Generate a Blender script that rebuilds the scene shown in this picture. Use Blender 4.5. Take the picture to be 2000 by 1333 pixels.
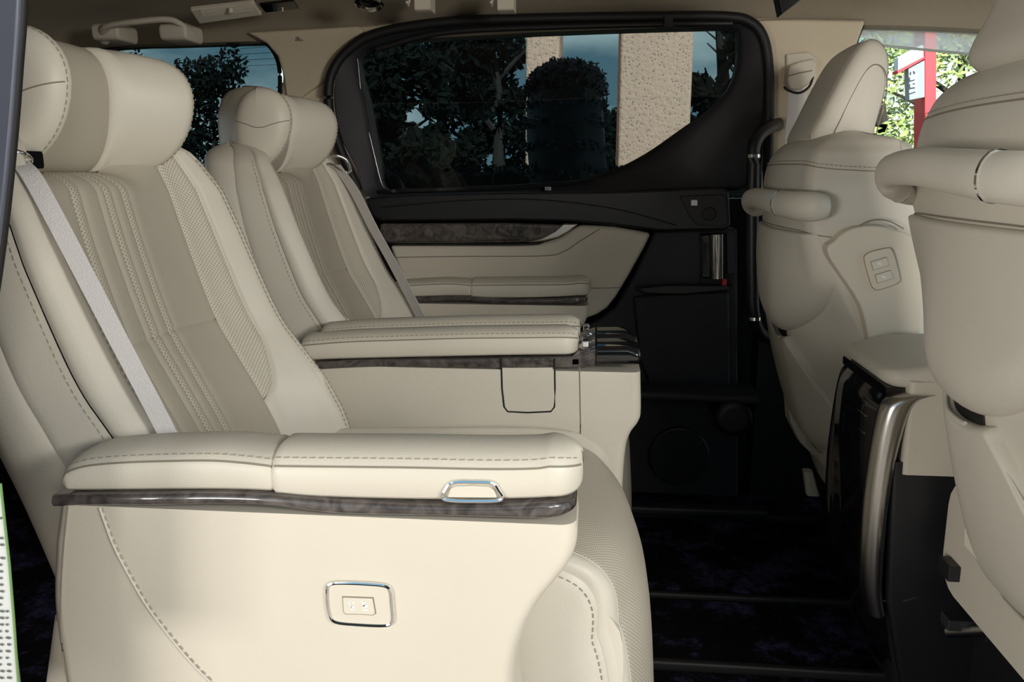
import bpy, bmesh, math, random
import numpy as np
from mathutils import Vector
random.seed(4); R = math.radians
for o in list(bpy.data.objects): bpy.data.objects.remove(o)
SC = bpy.context.scene; COL = SC.collection

# ------------------------------------------------------------------ camera
F = 1620.0
PHI = math.atan(328.5 / F); PSI = math.atan(162 * math.cos(PHI) / F)
CF = np.array([-math.sin(PSI) * math.cos(PHI), math.cos(PSI) * math.cos(PHI), -math.sin(PHI)])
CR = np.array([math.cos(PSI), math.sin(PSI), 0.0]); CU = np.cross(CR, CF); CC = np.array([0, 0, .9])
def at(px, py, Y):
    """point of the plane Y (distance across the car) seen at that place of the photograph"""
    d = CF + CR * (px - 1000) / F - CU * (py - 666.5) / F
    p = CC + d * (Y / d[1]); return (float(p[0]), float(Y), float(p[2]))
def xz(pts, Y): return [(lambda p: (p[0], p[2]))(at(a, b, Y)) for a, b in pts]
cam = bpy.data.cameras.new('camera'); cam.sensor_width = 36; cam.lens = 36 * F / 2000; cam.clip_start = .02; cam.clip_end = 300
co = bpy.data.objects.new('camera', cam); COL.objects.link(co)
co.location = CC; co.rotation_euler = (math.pi / 2 - PHI, 0, PSI); SC.camera = co

# ------------------------------------------------------------------ light
SC.view_settings.view_transform = 'Standard'; SC.view_settings.look = 'None'
SC.view_settings.gamma = 1; SC.view_settings.use_curve_mapping = False; SC.view_settings.exposure = 0.16
W = bpy.data.worlds.new('sky'); SC.world = W; W.use_nodes = True
nt = W.node_tree; nt.nodes.clear(); N = nt.nodes.new; LK = nt.links.new
tc = N('ShaderNodeTexCoord'); sx = N('ShaderNodeSeparateXYZ'); LK(tc.outputs['Generated'], sx.inputs[0])
cr = N('ShaderNodeValToRGB'); LK(sx.outputs['Z'], cr.inputs[0])
e = cr.color_ramp.elements; e[0].position = 0; e[0].color = (.36, .56, .64, 1); e[1].position = .5; e[1].color = (.12, .32, .50, 1)
nz = N('ShaderNodeTexNoise'); nz.inputs['Scale'].default_value = 3.2; nz.inputs['Detail'].default_value = 8
mp = N('ShaderNodeMapping'); mp.inputs['Scale'].default_value = (1, 1, 2.6); LK(tc.outputs['Generated'], mp.inputs[0]); LK(mp.outputs[0], nz.inputs[0])
cl = N('ShaderNodeValToRGB'); cl.color_ramp.elements[0].position = .48; cl.color_ramp.elements[1].position = .66; LK(nz.outputs[0], cl.inputs[0])
mx = N('ShaderNodeMixRGB'); LK(cl.outputs[0], mx.inputs[0]); LK(cr.outputs[0], mx.inputs[1]); mx.inputs[2].default_value = (1.5, 1.55, 1.5, 1)
bg = N('ShaderNodeBackground'); bg.inputs[1].default_value = 1.25; LK(mx.outputs[0], bg.inputs[0])
wo = N('ShaderNodeOutputWorld'); LK(bg.outputs[0], wo.inputs[0])
def lamp(name, kind, loc, direction, energy, col=(1, 1, 1), **k):
    l = bpy.data.lights.new(name, kind); l.energy = energy; l.color = col
    for a, b in k.items(): setattr(l, a, b)
    o = bpy.data.objects.new(name, l); COL.objects.link(o); o.location = loc
    o.rotation_euler = Vector(direction).to_track_quat('-Z', 'Y').to_euler(); return o
lamp('sun', 'SUN', (0, -6, 8), (-.25, .72, -.66), 13, (1, .93, .84), angle=.01)
lamp('fill_softbox', 'AREA', (1.6, -2.6, 1.5), (-.42, 1, -.18), 26, (1, .965, .91), shape='RECTANGLE', size=.8, size_y=.5)  # added lamp, lights the cabin from the front right
lamp('fill_softbox', 'AREA', (-1.45, -.9, .70), (.65, 1, .02), 24, (1, .96, .90), shape='RECTANGLE', size=.9, size_y=.4)  # added low fill from the left for the front seat backs
lamp('fill_flash', 'AREA', (1.0, -.15, 1.12), (-.62, 1, -.22), 12, (1, .96, .90), shape='RECTANGLE', size=.3, size_y=.2)  # added close lamp beside the camera for a flash-lit look

# ------------------------------------------------------------------ materials
MT = {}
def mat(name, col, rough=.5, metal=0, bump=0, bscale=400, var=0, vscale=8, col2=None, coat=0, spec=.5, sheen=0):
    m = bpy.data.materials.new(name); m.use_nodes = True; t = m.node_tree; b = t.nodes['Principled BSDF']
    b.inputs['Base Color'].default_value = (*col, 1); b.inputs['Roughness'].default_value = rough
    b.inputs['Metallic'].default_value = metal; b.inputs['Coat Weight'].default_value = coat
    b.inputs['Coat Roughness'].default_value = .06; b.inputs['Specular IOR Level'].default_value = spec
    b.inputs['Sheen Weight'].default_value = sheen
    tc = t.nodes.new('ShaderNodeTexCoord')
    if bump:
        n = t.nodes.new('ShaderNodeTexVoronoi'); n.inputs['Scale'].default_value = bscale
        t.links.new(tc.outputs['Object'], n.inputs['Vector'])
        bp = t.nodes.new('ShaderNodeBump'); bp.inputs['Strength'].default_value = bump; bp.inputs['Distance'].default_value = .001
        t.links.new(n.outputs['Distance'], bp.inputs['Height']); t.links.new(bp.outputs[0], b.inputs['Normal'])
    if col2 or var:
        n = t.nodes.new('ShaderNodeTexNoise'); n.inputs['Scale'].default_value = vscale; n.inputs['Detail'].default_value = 6
        t.links.new(tc.outputs['Object'], n.inputs['Vector'])
        r = t.nodes.new('ShaderNodeValToRGB'); r.color_ramp.elements[0].position = .35; r.color_ramp.elements[1].position = .65
        c2 = col2 or tuple(c * (1 - var) for c in col)
        r.color_ramp.elements[0].color = (*c2, 1); r.color_ramp.elements[1].color = (*col, 1)
        t.links.new(n.outputs[0], r.inputs[0]); t.links.new(r.outputs[0], b.inputs['Base Color'])
    MT[name] = m; return m
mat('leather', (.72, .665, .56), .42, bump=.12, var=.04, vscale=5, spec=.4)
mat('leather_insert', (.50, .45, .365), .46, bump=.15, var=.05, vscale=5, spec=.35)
mat('leather_grey', (.66, .615, .53), .5, bump=.12, var=.04, vscale=5, spec=.3)
mat('cream_plastic', (.72, .655, .545), .5, bump=.06, var=.02, spec=.35)
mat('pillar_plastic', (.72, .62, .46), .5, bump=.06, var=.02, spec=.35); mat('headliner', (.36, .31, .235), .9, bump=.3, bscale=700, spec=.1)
mat('thread', (.36, .31, .24), .8); mat('seam_line', (.27, .235, .18), .8)
mat('belt_web', (.72, .68, .66), .75, bump=.5, bscale=500, spec=.2)
mat('black_plastic', (.011, .011, .013), .42, bump=.1, bscale=600)
mat('charcoal', (.026, .025, .029), .55, bump=.15, bscale=600, spec=.35)
mat('black_gap', (.004, .004, .004), .6); mat('rubber', (.008, .008, .009), .55)
mat('gloss_black', (.006, .006, .007), .08, coat=.6)
mat('chrome', (.82, .82, .82), .07, metal=1); mat('bright_metal', (.88, .85, .78), .33, metal=1); mat('satin_metal', (.50, .48, .45), .26, metal=1)
mat('mirror_white', (.85, .85, .85), .5); mat('red', (.6, .02, .02), .4)
mat('print_white', (.86, .88, .90), .5); mat('button', (.74, .68, .57), .4)
mat('door_paint', (.10, .11, .15), .3, coat=.5); mat('green_edge', (.16, .30, .10), .6); mat('sticker', (.6, .62, .6), .5); mat('print_dark', (.1, .1, .1), .6)
mat('asphalt', (.13, .12, .11), .9, bump=.4, bscale=60, var=.3, vscale=3)
mat('bark', (.02, .016, .013), .9, bump=.5, bscale=30)
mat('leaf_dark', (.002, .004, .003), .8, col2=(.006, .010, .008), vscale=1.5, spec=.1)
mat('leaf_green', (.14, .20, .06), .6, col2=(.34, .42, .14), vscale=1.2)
mat('sign_red', (.55, .04, .06), .5); mat('sign_grey', (.24, .29, .34), .5); mat('sign_pale', (.62, .72, .78), .5); mat('shade_roof', (.3, .3, .3), .8)
# burl wood: dark grey figured, glossy lacquer
m = mat('burl', (.10, .085, .08), .3, coat=1.0)
t = m.node_tree; b = t.nodes['Principled BSDF']; tc = t.nodes.new('ShaderNodeTexCoord')
n = t.nodes.new('ShaderNodeTexNoise'); n.inputs['Scale'].default_value = 28; n.inputs['Detail'].default_value = 9; n.inputs['Distortion'].default_value = 2.5
r = t.nodes.new('ShaderNodeValToRGB'); r.color_ramp.elements[0].position = .3; r.color_ramp.elements[0].color = (.018, .015, .015, 1); r.color_ramp.elements[1].position = .72; r.color_ramp.elements[1].color = (.15, .125, .115, 1)
t.links.new(tc.outputs['Object'], n.inputs[0]); t.links.new(n.outputs[0], r.inputs[0]); t.links.new(r.outputs[0], b.inputs['Base Color'])
def perforated(name, base, pitch=.0042):
    m = mat(name, base, .46, spec=.35); t = m.node_tree; b = t.nodes['Principled BSDF']
    uv = t.nodes.new('ShaderNodeTexCoord'); mp = t.nodes.new('ShaderNodeMapping'); mp.inputs['Rotation'].default_value = (0, 0, R(45)); mp.inputs['Scale'].default_value = (1 / pitch,) * 3
    v = t.nodes.new('ShaderNodeTexVoronoi'); v.voronoi_dimensions = '2D'; v.inputs['Scale'].default_value = 1; v.inputs['Randomness'].default_value = 0
    r = t.nodes.new('ShaderNodeValToRGB'); r.color_ramp.elements[0].position = .20; r.color_ramp.elements[1].position = .30
    r.color_ramp.elements[0].color = tuple(c * .48 for c in base) + (1,); r.color_ramp.elements[1].color = (*base, 1)
    bp = t.nodes.new('ShaderNodeBump'); bp.inputs['Strength'].default_value = .4; bp.inputs['Distance'].default_value = .001
    t.links.new(uv.outputs['UV'], mp.inputs[0]); t.links.new(mp.outputs[0], v.inputs['Vector']); t.links.new(v.outputs['Distance'], r.inputs[0])
    t.links.new(r.outputs[0], b.inputs['Base Color']); t.links.new(v.outputs['Distance'], bp.inputs['Height']); t.links.new(bp.outputs[0], b.inputs['Normal'])
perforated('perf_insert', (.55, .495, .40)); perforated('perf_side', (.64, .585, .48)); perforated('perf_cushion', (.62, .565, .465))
# tinted and clear glass: colour filter plus a mirror-like sheen
def glass(name, tint, refl=1.0):
    m = bpy.data.materials.new(name); m.use_nodes = True; t = m.node_tree; t.nodes.clear()
    tr = t.nodes.new('ShaderNodeBsdfTransparent'); tr.inputs[0].default_value = (*tint, 1)
    gl = t.nodes.new('ShaderNodeBsdfGlossy'); gl.inputs['Roughness'].default_value = .01; gl.inputs[0].default_value = (refl,) * 3 + (1,)
    fr = t.nodes.new('ShaderNodeFresnel'); fr.inputs[0].default_value = 1.5
    mx = t.nodes.new('ShaderNodeMixShader'); o = t.nodes.new('ShaderNodeOutputMaterial')
    t.links.new(fr.outputs[0], mx.inputs[0]); t.links.new(tr.outputs[0], mx.inputs[1]); t.links.new(gl.outputs[0], mx.inputs[2]); t.links.new(mx.outputs[0], o.inputs[0]); MT[name] = m
glass('tinted_glass', (.35, .42, .435), .7); glass('clear_glass', (.93, .965, .95)); 
m = bpy.data.materials.new('visor_glass'); m.use_nodes = True; t = m.node_tree; t.nodes.clear(); MT['visor_glass'] = m
a_ = t.nodes.new('ShaderNodeBsdfTransparent'); b_ = t.nodes.new('ShaderNodeBsdfTranslucent'); b_.inputs[0].default_value = (.95, .95, .98, 1); x_ = t.nodes.new('ShaderNodeMixShader'); x_.inputs[0].default_value = .55; o_ = t.nodes.new('ShaderNodeOutputMaterial')
t.links.new(a_.outputs[0], x_.inputs[1]); t.links.new(b_.outputs[0], x_.inputs[2]); t.links.new(x_.outputs[0], o_.inputs[0])
# pebble-dash column
m = mat('pebble', (.80, .52, .40), .9); t = m.node_tree; b = t.nodes['Principled BSDF']; tc = t.nodes.new('ShaderNodeTexCoord')
n = t.nodes.new('ShaderNodeTexVoronoi'); n.inputs['Scale'].default_value = 55; r = t.nodes.new('ShaderNodeValToRGB')
r.color_ramp.elements[0].position = .14; r.color_ramp.elements[0].color = (.20, .13, .10, 1); r.color_ramp.elements[1].position = .24; r.color_ramp.elements[1].color = (.86, .53, .40, 1)
bp = t.nodes.new('ShaderNodeBump'); bp.inputs['Distance'].default_value = .003
t.links.new(tc.outputs['Object'], n.inputs['Vector']); t.links.new(n.outputs['Distance'], r.inputs[0]); t.links.new(r.outputs[0], b.inputs['Base Color']); t.links.new(n.outputs['Distance'], bp.inputs['Height']); t.links.new(bp.outputs[0], b.inputs['Normal'])
# carpet: black with worn blue-violet pile
m = mat('carpet', (.004, .004, .005), 1, spec=.1); t = m.node_tree; b = t.nodes['Principled BSDF']; tc = t.nodes.new('ShaderNodeTexCoord')
n = t.nodes.new('ShaderNodeTexNoise'); n.inputs['Scale'].default_value = 7; n.inputs['Detail'].default_value = 12; n.inputs['Roughness'].default_value = .8
r = t.nodes.new('ShaderNodeValToRGB'); r.color_ramp.elements[0].position = .50; r.color_ramp.elements[0].color = (.002, .002, .003, 1); r.color_ramp.elements[1].position = .66; r.color_ramp.elements[1].color = (.075, .06, .15, 1)
n2 = t.nodes.new('ShaderNodeTexNoise'); n2.inputs['Scale'].default_value = 500; bp = t.nodes.new('ShaderNodeBump'); bp.inputs['Distance'].default_value = .004
t.links.new(tc.outputs['Object'], n.inputs[0]); t.links.new(n.outputs[0], r.inputs[0]); t.links.new(r.outputs[0], b.inputs['Base Color'])
t.links.new(tc.outputs['Object'], n2.inputs[0]); t.links.new(n2.outputs[0], bp.inputs['Height']); t.links.new(bp.outputs[0], b.inputs['Normal'])

# ------------------------------------------------------------------ helpers
ORG = {}
def tag(o, label=None, cat=None, group=None, kind=None):
    for k, v in (('label', label), ('category', cat), ('group', group), ('kind', kind)):
        if v: o[k] = v
    return o
def thing(name, loc, label, cat, group=None):
    o = bpy.data.objects.new(name, None); COL.objects.link(o); o.location = loc; ORG[o.name] = tuple(loc); o.empty_display_size = .05
    return tag(o, label, cat, group)
def mk(name, V, Fc, m, parent=None, smooth=True, angle=40, bevel=0, seg=3, uv=None, org=None, sub=0, label=None, kind=None, flat_normals=True):
    o0 = ORG[parent.name] if parent else (org or (0, 0, 0))
    me = bpy.data.meshes.new(name); A = np.array(V, float) - np.array(o0)
    me.from_pydata(A.tolist(), [], [tuple(f) for f in Fc]); me.update()
    bm = bmesh.new(); bm.from_mesh(me); bmesh.ops.recalc_face_normals(bm, faces=bm.faces); bm.to_mesh(me); bm.free()
    if uv is not None:
        L = me.uv_layers.new(name='UVMap'); idx = [l.vertex_index for l in me.loops]
        L.data.foreach_set('uv', np.array([uv[i] for i in idx], float).ravel())
    me.materials.append(MT[m])
    if smooth:
        me.polygons.foreach_set('use_smooth', [True] * len(me.polygons)); me.set_sharp_from_angle(angle=R(angle))
    o = bpy.data.objects.new(name, me); COL.objects.link(o); ORG[o.name] = o0
    if parent: o.parent = parent
    else: o.location = o0
    if bevel:
        b = o.modifiers.new('bevel', 'BEVEL'); b.width = bevel; b.segments = seg; b.limit_method = 'ANGLE'; b.angle_limit = R(30); b.harden_normals = True
    if sub:
        s = o.modifiers.new('sub', 'SUBSURF'); s.levels = sub; s.render_levels = sub
    if label: o['label'] = label
    if kind: o['kind'] = kind
    return o
def cm(P, n, closed=False):
    """resample points by a smooth curve"""
    P = [np.array(p, float) for p in P]; k = len(P)
    if closed: Q = [P[-1]] + P + [P[0], P[1]]; segs = k
    else: Q = [2 * P[0] - P[1]] + P + [2 * P[-1] - P[-2]]; segs = k - 1
    out = []
    for i in range(n):
        x = i / n * segs if closed else i / (n - 1) * segs
        j = min(int(x), segs - 1); t = x - j; a, b, c, d = Q[j:j + 4]
        out.append(.5 * (2 * b + (c - a) * t + (2 * a - 5 * b + 4 * c - d) * t * t + (3 * b - a - 3 * c + d) * t ** 3))
    return out
def loft(rings, closed_ring=True, caps=True):
    n = len(rings[0]); V = [p for r in rings for p in r]; Fc = []
    for i in range(len(rings) - 1):
        for j in range(n if closed_ring else n - 1):
            a = i * n + j; b = i * n + (j + 1) % n; Fc.append((a, b, b + n, a + n))
    if caps and closed_ring: Fc += [tuple(range(n)), tuple(range((len(rings) - 1) * n, len(rings) * n))]
    return V, Fc
def rrect(a0, a1, b0, b1, r, k=4):
    r = max(1e-5, min(r, (a1 - a0) / 2 - 1e-5, (b1 - b0) / 2 - 1e-5)); out = []
    for cx, cy, s in ((a1 - r, b1 - r, 0), (a0 + r, b1 - r, 90), (a0 + r, b0 + r, 180), (a1 - r, b0 + r, 270)):
        for i in range(k + 1):
            t = R(s + 90 * i / k); out.append((cx + r * math.cos(t), cy + r * math.sin(t)))
    return out
AX = {'x': lambda t, a, b: (t, a, b), 'y': lambda t, a, b: (a, t, b), 'z': lambda t, a, b: (a, b, t)}
def bar(name, ax, st, r, m, parent=None, n=0, e0=0, e1=0, ea=None, eb=None, k=4, **kw):
    """rounded bar along an axis; st = (t,a0,a1,b0,b1); e0/e1 = how far the ends round off; ea/eb = how much they draw in"""
    st = [np.array(s, float) for s in st]
    if n: st = cm(st, n)
    rings = []; q = 7
    def end(s, e, sign):
        out = []
        A = e if ea is None else ea; B = e if eb is None else eb
        for i in range(1, q + 1):
            th = i / q * math.pi / 2; c = 1 - math.cos(th); a = min(A, (s[2] - s[1]) * .49) * c; b_ = min(B, (s[4] - s[3]) * .49) * c
            out.append(np.array([s[0] + sign * e * math.sin(th), s[1] + a, s[2] - a, s[3] + b_, s[4] - b_]))
        return out
    d = 1 if st[-1][0] > st[0][0] else -1
    L = list(st)
    if e1: L[-1:] = [L[-1]] + end(L[-1], e1, d)
    if e0: L[:1] = list(reversed(end(L[0], e0, -d))) + [L[0]]
    for s in L: rings.append([AX[ax](s[0], a, b) for a, b in rrect(s[1], s[2], s[3], s[4], r, k)])
    V, Fc = loft(rings); return mk(name, V, Fc, m, parent, **kw)
def box(name, c, s, m, parent=None, bevel=.002, **kw):
    V = [(c[0] + sx * s[0] / 2, c[1] + sy * s[1] / 2, c[2] + sz * s[2] / 2) for sx in (-1, 1) for sy in (-1, 1) for sz in (-1, 1)]
    return mk(name, V, [(0, 1, 3, 2), (4, 6, 7, 5), (0, 4, 5, 1), (2, 3, 7, 6), (0, 2, 6, 4), (1, 5, 7, 3)], m, parent, bevel=bevel, seg=2, **kw)
def tube(name, P, r, m, parent=None, k=10, n=0, closed=False, flat=1, up=(0, 0, 1), rs=None, **kw):
    V, Fc = tube_geo(P, r, k, n, closed, flat, up, rs); return mk(name, V, Fc, m, parent, **kw)
def tube_geo(P, r, k=10, n=0, closed=False, flat=1, up=(0, 0, 1), rs=None):
    P = cm(P, n, closed) if n else [np.array(p, float) for p in P]; rings = []; up = np.array(up, float); N_ = len(P)
    for i, p in enumerate(P):
        a = P[(i - 1) % N_] if (closed or i) else P[0]; b = P[(i + 1) % N_] if (closed or i < N_ - 1) else P[-1]
        t = b - a; t = t / (np.linalg.norm(t) + 1e-12); s = np.cross(t, up)
        if np.linalg.norm(s) < 1e-3: s = np.cross(t, (1, 0, 0))
        s /= np.linalg.norm(s); w = np.cross(s, t); rr = r if rs is None else np.interp(i / (N_ - 1), np.linspace(0, 1, len(rs)), rs)
        rings.append([p + s * rr * math.cos(q) + w * rr * flat * math.sin(q) for q in [2 * math.pi * j / k for j in range(k)]])
    if closed: rings.append(rings[0])
    return loft(rings, caps=not closed)
def plate(name, pts, y0, y1, m, parent=None, n=0, bevel=.002, seg=3, **kw):
    """outline in the XZ plane given thickness y0..y1"""
    if n: pts = [tuple(p) for p in cm(pts, n, True)]
    k = len(pts); V = [(x, y0, z) for x, z in pts] + [(x, y1, z) for x, z in pts]
    Fc = [tuple(range(k)), tuple(range(k, 2 * k))] + [(i, (i + 1) % k, k + (i + 1) % k, k + i) for i in range(k)]
    return mk(name, V, Fc, m, parent, bevel=bevel, seg=seg, **kw)
def slab4(name, c4, th, m, parent=None, bevel=.002, **kw):
    """four corners (loop) extruded away from the car's middle"""
    c = [np.array(p, float) for p in c4]; nn = np.cross(c[1] - c[0], c[3] - c[0]); nn /= np.linalg.norm(nn)
    V = [p for p in c] + [p + nn * th for p in c]
    return mk(name, V, [(0, 1, 2, 3), (4, 5, 6, 7), (0, 1, 5, 4), (1, 2, 6, 5), (2, 3, 7, 6), (3, 0, 4, 7)], m, parent, bevel=bevel, seg=2, **kw)
def stitches(name, P, parent, off=(0, 0, 0), L=.0052, gap=.0036, r=.0007, m='thread'):
    P = [np.array(p, float) + np.array(off) for p in P]; V = []; Fc = []; d = 0; run = []
    cum = [0]
    for a, b in zip(P, P[1:]): cum.append(cum[-1] + np.linalg.norm(b - a))
    A = np.array(P); x = 0
    f = lambda s: np.array([np.interp(s, cum, A[:, i]) for i in range(3)])
    while x + L < cum[-1]:
        v, fc = tube_geo([f(x), f(x + L)], r, 4); o = len(V); V += v; Fc += [tuple(q + o for q in g) for g in fc]; x += L + gap
    return mk(name, V, Fc, m, parent, smooth=False, kind='stuff')
def patch(name, S, u0, u1, nu, sa, sb, ns, m, parent, inset=0, groove=.0035, gw=.006, edges=(1, 1, 0, 0), puff=0, **kw):
    fa = sa if callable(sa) else (lambda u: sa); fb = sb if callable(sb) else (lambda u: sb)
    V = []; UV = []; Fc = []; T = [(1 - math.cos(math.pi * j / ns)) / 2 * .75 + .25 * j / ns for j in range(ns + 1)]; vl = 0; pu = None
    U = [(1 - math.cos(math.pi * i / nu)) / 2 * .35 + .65 * i / nu for i in range(nu + 1)]
    Pu0 = None
    for i in range(nu + 1):
        u = u0 + (u1 - u0) * U[i]; a, b = fa(u), fb(u); row = [S(u, a + (b - a) * t) for t in T]
        cum = [0]
        for p, q in zip(row, row[1:]): cum.append(cum[-1] + np.linalg.norm(q - p))
        mid = row[ns // 2]; vl += 0 if pu is None else np.linalg.norm(mid - pu); pu = mid
        dA = abs(u - u0); dB = abs(u1 - u)
        for j, t in enumerate(T):
            s = a + (b - a) * t; p = row[j]
            n_ = np.cross(S(u, s + .02) - S(u, s - .02), S(u + .002, s) - S(u - .002, s)); ln = np.linalg.norm(n_)
            n_ = n_ / ln if ln > 1e-12 else np.array([1., 0, 0])
            ref = getattr(S, 'inside', None)
            if getattr(S, 'fwd', 0) and abs(s) < 3.9:
                if n_[0] < 0: n_ = -n_
            elif ref is not None and np.dot(n_, p - ref(u)) < 0: n_ = -n_
            g = -inset
            if edges[0]: g -= groove * math.exp(-(cum[j] / gw) ** 2)
            if edges[1]: g -= groove * math.exp(-((cum[-1] - cum[j]) / gw) ** 2)
            if edges[2]: g -= groove * math.exp(-(dA / gw) ** 2)
            if edges[3]: g -= groove * math.exp(-(dB / gw) ** 2)
            g += puff * math.sin(math.pi * t) ** .7 if puff and 0 < t < 1 else 0
            V.append(p + n_ * g); UV.append((cum[j] + (a if False else 0), vl))
    for i in range(nu):
        for j in range(ns):
            q = i * (ns + 1) + j; Fc.append((q, q + 1, q + ns + 2, q + ns + 1))
    return mk(name, V, Fc, m, parent, uv=UV, angle=80, **kw)
def ringloop(P, c, n):
    """closed outline resampled by angle about c"""
    D = cm(P, 400, True); A = []
    for p in D: A.append((math.atan2(p[1] - c[1], p[0] - c[0]), p))
    A.sort(key=lambda q: q[0]); an = np.array([q[0] for q in A]); X = np.array([q[1][0] for q in A]); Z = np.array([q[1][1] for q in A])
    an = np.concatenate([an - 2 * math.pi, an, an + 2 * math.pi]); X = np.tile(X, 3); Z = np.tile(Z, 3)
    T = [-math.pi + 2 * math.pi * i / n for i in range(n)]
    return [(float(np.interp(t, an, X)), float(np.interp(t, an, Z))) for t in T]

# ------------------------------------------------------------------ body shell (the setting)
def shell(name, c, s, m='headliner', **k): return tag(box(name, c, s, m, bevel=0, smooth=False, **k), kind='structure')
fl = shell('floor', (0, 1.5, -.015), (4.6, 1.9, .05), 'carpet')
RX = [(-2.3, 1.16), (-1.5, 1.27), (-1.15, 1.285), (-.8, 1.288), (-.5, 1.289), (-.1, 1.302), (.4, 1.308), (.8, 1.30), (1.15, 1.275), (1.4, 1.25), (1.5, 1.23)]
rings = []
for x, zb in cm(RX, 40):
    half = [(2.335, zb - .03), (2.325, zb), (2.29, zb + .028), (2.23, zb + .052), (2.12, zb + .082), (1.95, zb + .105), (1.47, zb + .125), (1.0, zb + .105), (.78, zb + .07), (.70, zb + .02), (.66, zb - .06)]
    c = cm([(a, b) for a, b in half], 34); rings.append([(x, a, b) for a, b in c] + [(x, .62, zb - .06), (x, .62, zb + .2), (x, 2.42, zb + .2), (x, 2.42, zb - .03)])
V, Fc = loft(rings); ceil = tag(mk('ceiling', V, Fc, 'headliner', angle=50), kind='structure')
shell('wall_left', (0, 2.405, .36), (4.6, .03, .94), 'charcoal')
# far side pillars, plates with an outline of their own
plate('trim_1', xz([(545, 95), (700, 52), (770, 45), (700, 75), (655, 120), (640, 200), (650, 270), (700, 345), (725, 500), (640, 560), (520, 560), (500, 400), (548, 230), (552, 150)], 2.315), 2.315, 2.40, 'pillar_plastic', bevel=.006)['kind'] = 'structure'
plate('trim_2', xz([(480, 62), (520, 60), (700, 50), (712, 60), (660, 110), (645, 150), (560, 210), (553, 150), (542, 110), (520, 85)], 2.30), 2.30, 2.36, 'pillar_plastic', bevel=.008)['kind'] = 'structure'
bp_ = plate('trim_3', xz([(1470, 34), (1692, 38), (1684, 60), (1672, 95), (1662, 160), (1658, 420), (1500, 420), (1502, 200), (1500, 120), (1492, 70)], 2.30), 2.30, 2.40, 'pillar_plastic', bevel=.01); bp_['kind'] = 'structure'
tube('line', [at(1476, 40, 2.297), at(1560, 37, 2.297), at(1688, 39, 2.297)], .0015, 'seam_line', bp_)
# quarter window
q = [(120, 105), (200, 95), (330, 82), (480, 76), (520, 88), (540, 115), (545, 160), (540, 230), (520, 480), (120, 480)]
w2 = plate('window_2', xz(q, 2.38), 2.38, 2.385, 'tinted_glass', bevel=0, smooth=False); w2['kind'] = 'structure'
tube('seal', [at(a, b, 2.362) for a, b in [(120, 104), (200, 93), (330, 81), (470, 74), (515, 82), (540, 112), (547, 160), (541, 250), (522, 480)]], .006, 'rubber', w2, n=60)
plate('sensor', xz([(440, 74), (467, 74), (465, 88), (452, 93), (444, 86)], 2.36), 2.355, 2.378, 'black_gap', w2, bevel=.001)
for i in range(4):
    tube('heating_wire', [at(430, 98 + i * 11, 2.376), at(540, 90 + i * 12, 2.376)], .0006, 'black_plastic', w2, k=5)
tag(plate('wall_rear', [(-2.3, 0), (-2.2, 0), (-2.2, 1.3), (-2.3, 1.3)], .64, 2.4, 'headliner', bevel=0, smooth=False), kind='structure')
# front window (further forward, untinted)
w3 = plate('window_3', xz([(1662, 95), (1676, 55), (1700, 38), (1760, 36), (1900, 44), (2120, 60), (2300, 420), (1662, 420)], 2.37), 2.37, 2.375, 'clear_glass', bevel=0, smooth=False); w3['kind'] = 'structure'
tube('seal', [at(a, b, 2.35) for a, b in [(1655, 300), (1660, 160), (1667, 100), (1680, 58), (1700, 38), (1760, 33), (1900, 42), (2100, 58)]], .007, 'rubber', w3, n=50)
plate('rain_visor', xz([(1670, 70), (1690, 38), (1900, 46), (2080, 60), (2050, 118), (1885, 104), (1730, 88)], 2.40), 2.40, 2.403, 'visor_glass', w3, bevel=0, smooth=False)
tube('visor_lip', [at(1680, 84, 2.40), at(1730, 90, 2.40), at(1885, 105, 2.40), at(2040, 120, 2.40)], .0035, 'mirror_white', w3)
# near side: rear body quarter with the open doorway's edge, lower sill, front pillar
edge = [(52, -260), (46, 0), (38, 120), (30, 230), (20, 340), (9, 440), (-4, 540), (-25, 680), (-30, 780), (-14, 880), (0, 960), (18, 1100), (34, 1240), (45, 1333), (70, 1500)]
E_ = xz(edge, .66)
wr = plate('wall_right', [(-2.3, E_[0][1])] + E_ + [(-2.3, E_[-1][1])], .60, .66, 'door_paint', bevel=.004); wr['kind'] = 'structure'
tube('seal', [at(a - 5, b, .665) for a, b in edge[:8]], .0055, 'rubber', wr, n=40)
tube('seal_lip', [at(a - 14, b, .655) for a, b in edge[:8]], .004, 'door_paint', wr, n=40)
st = plate('sticker', xz([(-60, 930), (1, 948), (9, 1010), (18, 1100), (28, 1210), (36, 1345), (-60, 1345)], .597), .5955, .5975, 'sticker', wr, bevel=0, smooth=False)
tube('green_edge', [at(a, b, .595) for a, b in [(1, 945), (8, 1010), (18, 1100), (27, 1210), (33, 1300), (37, 1345)]], .0011, 'green_edge', wr)
V = []; Fc = []
for i in range(26):
    y = 1010 + i * 13
    for j in range(3):
        x0 = -14 + j * 13 + random.uniform(-2, 2); x1 = x0 + random.uniform(4, 9)
        if x1 > (y - 950) / 395 * 30 - 1: continue
        c = [at(x0, y, .5945), at(x1, y + 2, .5945), at(x1, y + 6, .5945), at(x0, y + 4, .5945)]; o = len(V); V += c; Fc.append((o, o + 1, o + 2, o + 3))
mk('sticker_print', V, Fc, 'print_dark', wr, smooth=False, kind='stuff')
shell('trim_4', (1.6, .64, .27), (1.3, .05, 1.14), 'charcoal')
shell('trim_5', (0, .64, -.03), (4.6, .05, .12), 'charcoal')
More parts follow.
